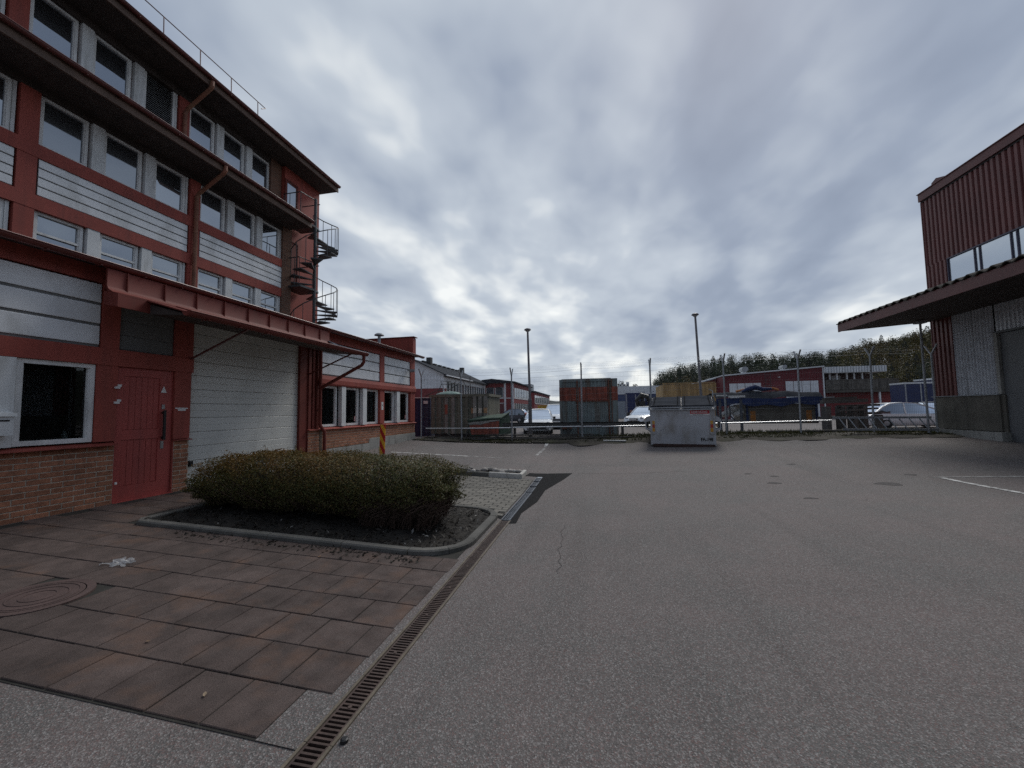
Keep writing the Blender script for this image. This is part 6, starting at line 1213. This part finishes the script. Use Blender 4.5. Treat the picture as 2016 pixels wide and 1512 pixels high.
# ================================================================ HILL, FOREST, TREES, WEEDS
HT = [(0, -2), (22, -1), (27, 5), (38, 11), (60, 14), (86, 14), (100, 13.5), (112, 18), (140, 23.5), (180, 29), (260, 34)]
def hz_(x, y):
    # crest at Y = 205, falling towards the yard
    xs_ = x * 205.0 / max(y, 120)
    c = lerp_tab(HT, xs_); t = sstep(105, 205, y); return max(-2, c * t) if y < 205 else max(-2, c * (1 - .5 * sstep(205, 330, y)))
m = MB(); xs = frange(-10, 330, 8) + [330]; ys = frange(100, 340, 8) + [340]; k = len(xs); m.v = [(x, y, hz_(x, y)) for y in ys for x in xs]
m.f = [(j*k+i, j*k+i+1, (j+1)*k+i+1, (j+1)*k+i) for j in range(len(ys)-1) for i in range(k-1)]; m.m = [0] * len(m.f)
tag(m.build('hill', mat('forest_floor', (.022, .024, .012), .95, .3, .2), None, True), 'wooded hill rising behind the yard', None, None, 'structure')
def crown_pts(kind, n):
    # unit tree: height 1, returns points and outward directions
    if kind == 'pine':
        h = rng.beta(2.2, 1.6, n); r_ = .16 * (1 - h) ** .75 * (.6 + .5 * np.abs(np.sin(h * 22))) + .012; h = .28 + .72 * h
    elif kind == 'scots':
        h = rng.uniform(0, 1, n); c = rng.integers(0, 5, n); ang = c * 1.3; h = .50 + .12 * (c % 4) + .055 * np.clip(rng.normal(size=n), -1.8, 1.5); r_ = np.clip(np.abs(rng.normal(.09, .045, n)), 0, .17)
    else:
        c = rng.integers(0, 9, n); rc = np.random.default_rng(5).normal(size=(9, 3)) * [.12, .12, .13]; d = rng.normal(size=(n, 3)); d /= np.linalg.norm(d, axis=1, keepdims=True); p = rc[c] + d * (.15 * rng.random(n) ** .33)[:, None]; p[:, 2] += .58; return p, d
    a = rng.uniform(0, 2 * np.pi, n); p = np.stack([r_ * np.cos(a), r_ * np.sin(a), h], 1); d = np.stack([np.cos(a), np.sin(a), .6 + 0 * a], 1); return p, d
Ps, Ds, Ss, Cs = [], [], [], []; trunks = MB()
PINE = np.array([.022, .033, .020]); SCOT = np.array([.031, .041, .022]); DECI = np.array([.054, .056, .022]); AUT = np.array([.125, .078, .026])
r2 = random.Random(11); count = 0
for row in range(20):
    y = 120 + row * 4.6
    x = 8.0
    while x < 215:
        x += r2.uniform(2.2, 4.4); yy = y + r2.uniform(-2, 2); xs_ = x * 205 / yy
        if xs_ < 22 or xs_ > 165: continue
        zb = hz_(x, yy)
        if zb < -1.0 and r2.random() < .6: continue
        right = xs_ > 104; q = r2.random(); kind = 'pine' if q < (.05 if right else .16) else ('scots' if q < (.15 if right else .62) else 'deci')
        if row < 9 and not right and r2.random() < .6: kind = 'deci'
        H_ = {'pine': r2.uniform(8.5, 12.5), 'scots': r2.uniform(9, 13), 'deci': r2.uniform(6, 10.5) if not right else r2.uniform(9, 14)}[kind]
        if xs_ < 30: H_ *= .6 + .4 * (xs_ - 22) / 8
        n = 420 if row < 14 else 620; p, d = crown_pts(kind, n); wd = r2.uniform(.85, 1.35); p = p * [H_ * wd, H_ * wd, H_] + [x, yy, zb - .5]
        base = PINE if kind == 'pine' else SCOT if kind == 'scots' else DECI + (AUT - DECI) * (r2.random() ** 1.3) * (1.0 if not right else .7)
        Ps.append(p); Ds.append(d); Ss.append(rng.uniform(.10, .17, n) * H_ * (.7 if kind == 'pine' else .85) * .27); Cs.append(base[None] * (rng.uniform(.5, 1.5, n))[:, None] * r2.uniform(.75, 1.25)); count += 1
        trunks.tube([(x, yy, zb - .6), (x, yy, zb + H_ * .35), (x, yy, zb + H_ * .52), (x, yy, zb + H_ * .70)], [.16, .10, H_ * (.03 if kind == 'pine' else .06), .05], 5, cap=False)
cards('forest', m_leaf, np.concatenate(Ps), np.concatenate(Ds) + rng.normal(0, .6, (sum(len(p) for p in Ps), 3)), np.concatenate(Ss), np.concatenate(Cs), 'mixed pine and autumn wood covering the hill', None, 'stuff', .75)
tag(trunks.build('forest_trunks', mat('bark', (.026, .026, .018), .9), None), 'trunks of the wood on the hill', None, None, 'stuff')
# far low ridge
m = MB(); xs = frange(-260, 120, 3) + [120]; k = len(xs); rr = random.Random(2)
top = [14 + 2.2 * math.sin(x * .021) + 1.3 * math.sin(x * .07 + 1) + rr.uniform(-.9, .9) for x in xs]
m.v = [(x, 400, -2) for x in xs] + [(x, 415, t * .6) for x, t in zip(xs, top)] + [(x, 440, t) for x, t in zip(xs, top)] + [(x, 520, -2) for x in xs]
m.f = [(r_*k+i, r_*k+i+1, (r_+1)*k+i+1, (r_+1)*k+i) for r_ in range(3) for i in range(k-1)]; m.m = [0] * len(m.f)
tag(m.build('far_ridge', mat('distant_wood', (.045, .056, .055), .95, .35, .15, .3, .8)), 'low distant wooded ridge on the horizon', None, None, 'structure')
# broad-leaved trees behind the shipping container
def tree(label, x, y, H_, wd, col, n=1500, z0=YZ):
    t = thing('broadleaf_tree', label, 'tree', (x, y, z0), 'trees behind the shipping container'); m = MB(); m.tube([(x, y, z0), (x + .1, y, z0 + H_ * .35), (x - .05, y, z0 + H_ * .75)], [.16, .11, .04], 7); m.build('trunk', mat('tree_bark', (.05, .04, .032), .9), t)
    for q in range(5):
        a = q * 1.3; b = MB(); b.tube([(x, y, z0 + H_ * (.32 + .07 * q)), (x + math.cos(a) * H_ * wd * .2, y + math.sin(a) * H_ * wd * .2, z0 + H_ * (.5 + .07 * q))], [.05, .02], 5); b.build('branch', mat('tree_bark', (.05, .04, .032), .9), t)
    p, d = crown_pts('deci', n); p = p * [H_ * wd, H_ * wd, H_ * 1.02]; sz = rng.uniform(.16, .34, n); f = .7 + .5 * np.sin(p[:, 0] * 3 + p[:, 2] * 2.2)
    cards('crown', m_leaf, p, d + rng.normal(0, .6, (n, 3)), sz, np.array(col)[None] * (f * rng.uniform(.6, 1.4, n))[:, None], None, t, None, .7)
tree('round tree half hidden by the left of the container roof', -1.0, 64, 6.3, .85, (.050, .058, .026)); tree('broad dark tree above the container roof', 1.9, 62, 6.9, 1.0, (.036, .046, .022)); tree('upright tree just right of the container', 3.7, 63, 6.6, .75, (.045, .054, .024)); tree('small narrow tree above the warehouse roof', 5.9, 66, 6.2, .62, (.05, .056, .024))
# weeds and grass on the verge
n = 13000; X = rng.uniform(-7.2, 11.0, n); Y = 15.35 + np.abs(rng.normal(0, .7, n)); Y = np.where(Y > 17.8, 16.2, Y); dens = .5 + .5 * np.sin(X * 1.3 + .5) + .35 * (X > 4); ok = rng.random(n) < dens; X, Y = X[ok], Y[ok]; n = len(X); h = rng.uniform(.03, .15, n) * np.where(Y > 16, 1.3, .7)
Z = np.array([gz(x, y) for x, y in zip(X, Y)]) + h * .4
g = rng.random(n)[:, None]; Cc = np.array([.045, .06, .022]) * (1 - g) + np.array([.10, .085, .042]) * g; Cc = Cc * rng.uniform(.5, 1.3, n)[:, None]
a = rng.uniform(0, 2 * np.pi, n); D = np.stack([np.cos(a), np.sin(a), rng.normal(0, .3, n)], 1)
cards('weeds', m_leaf, np.stack([X, Y, Z], 1), D, h * 1.4, Cc, 'weeds and dead grass along the foot of the fence', None, 'stuff', .16)
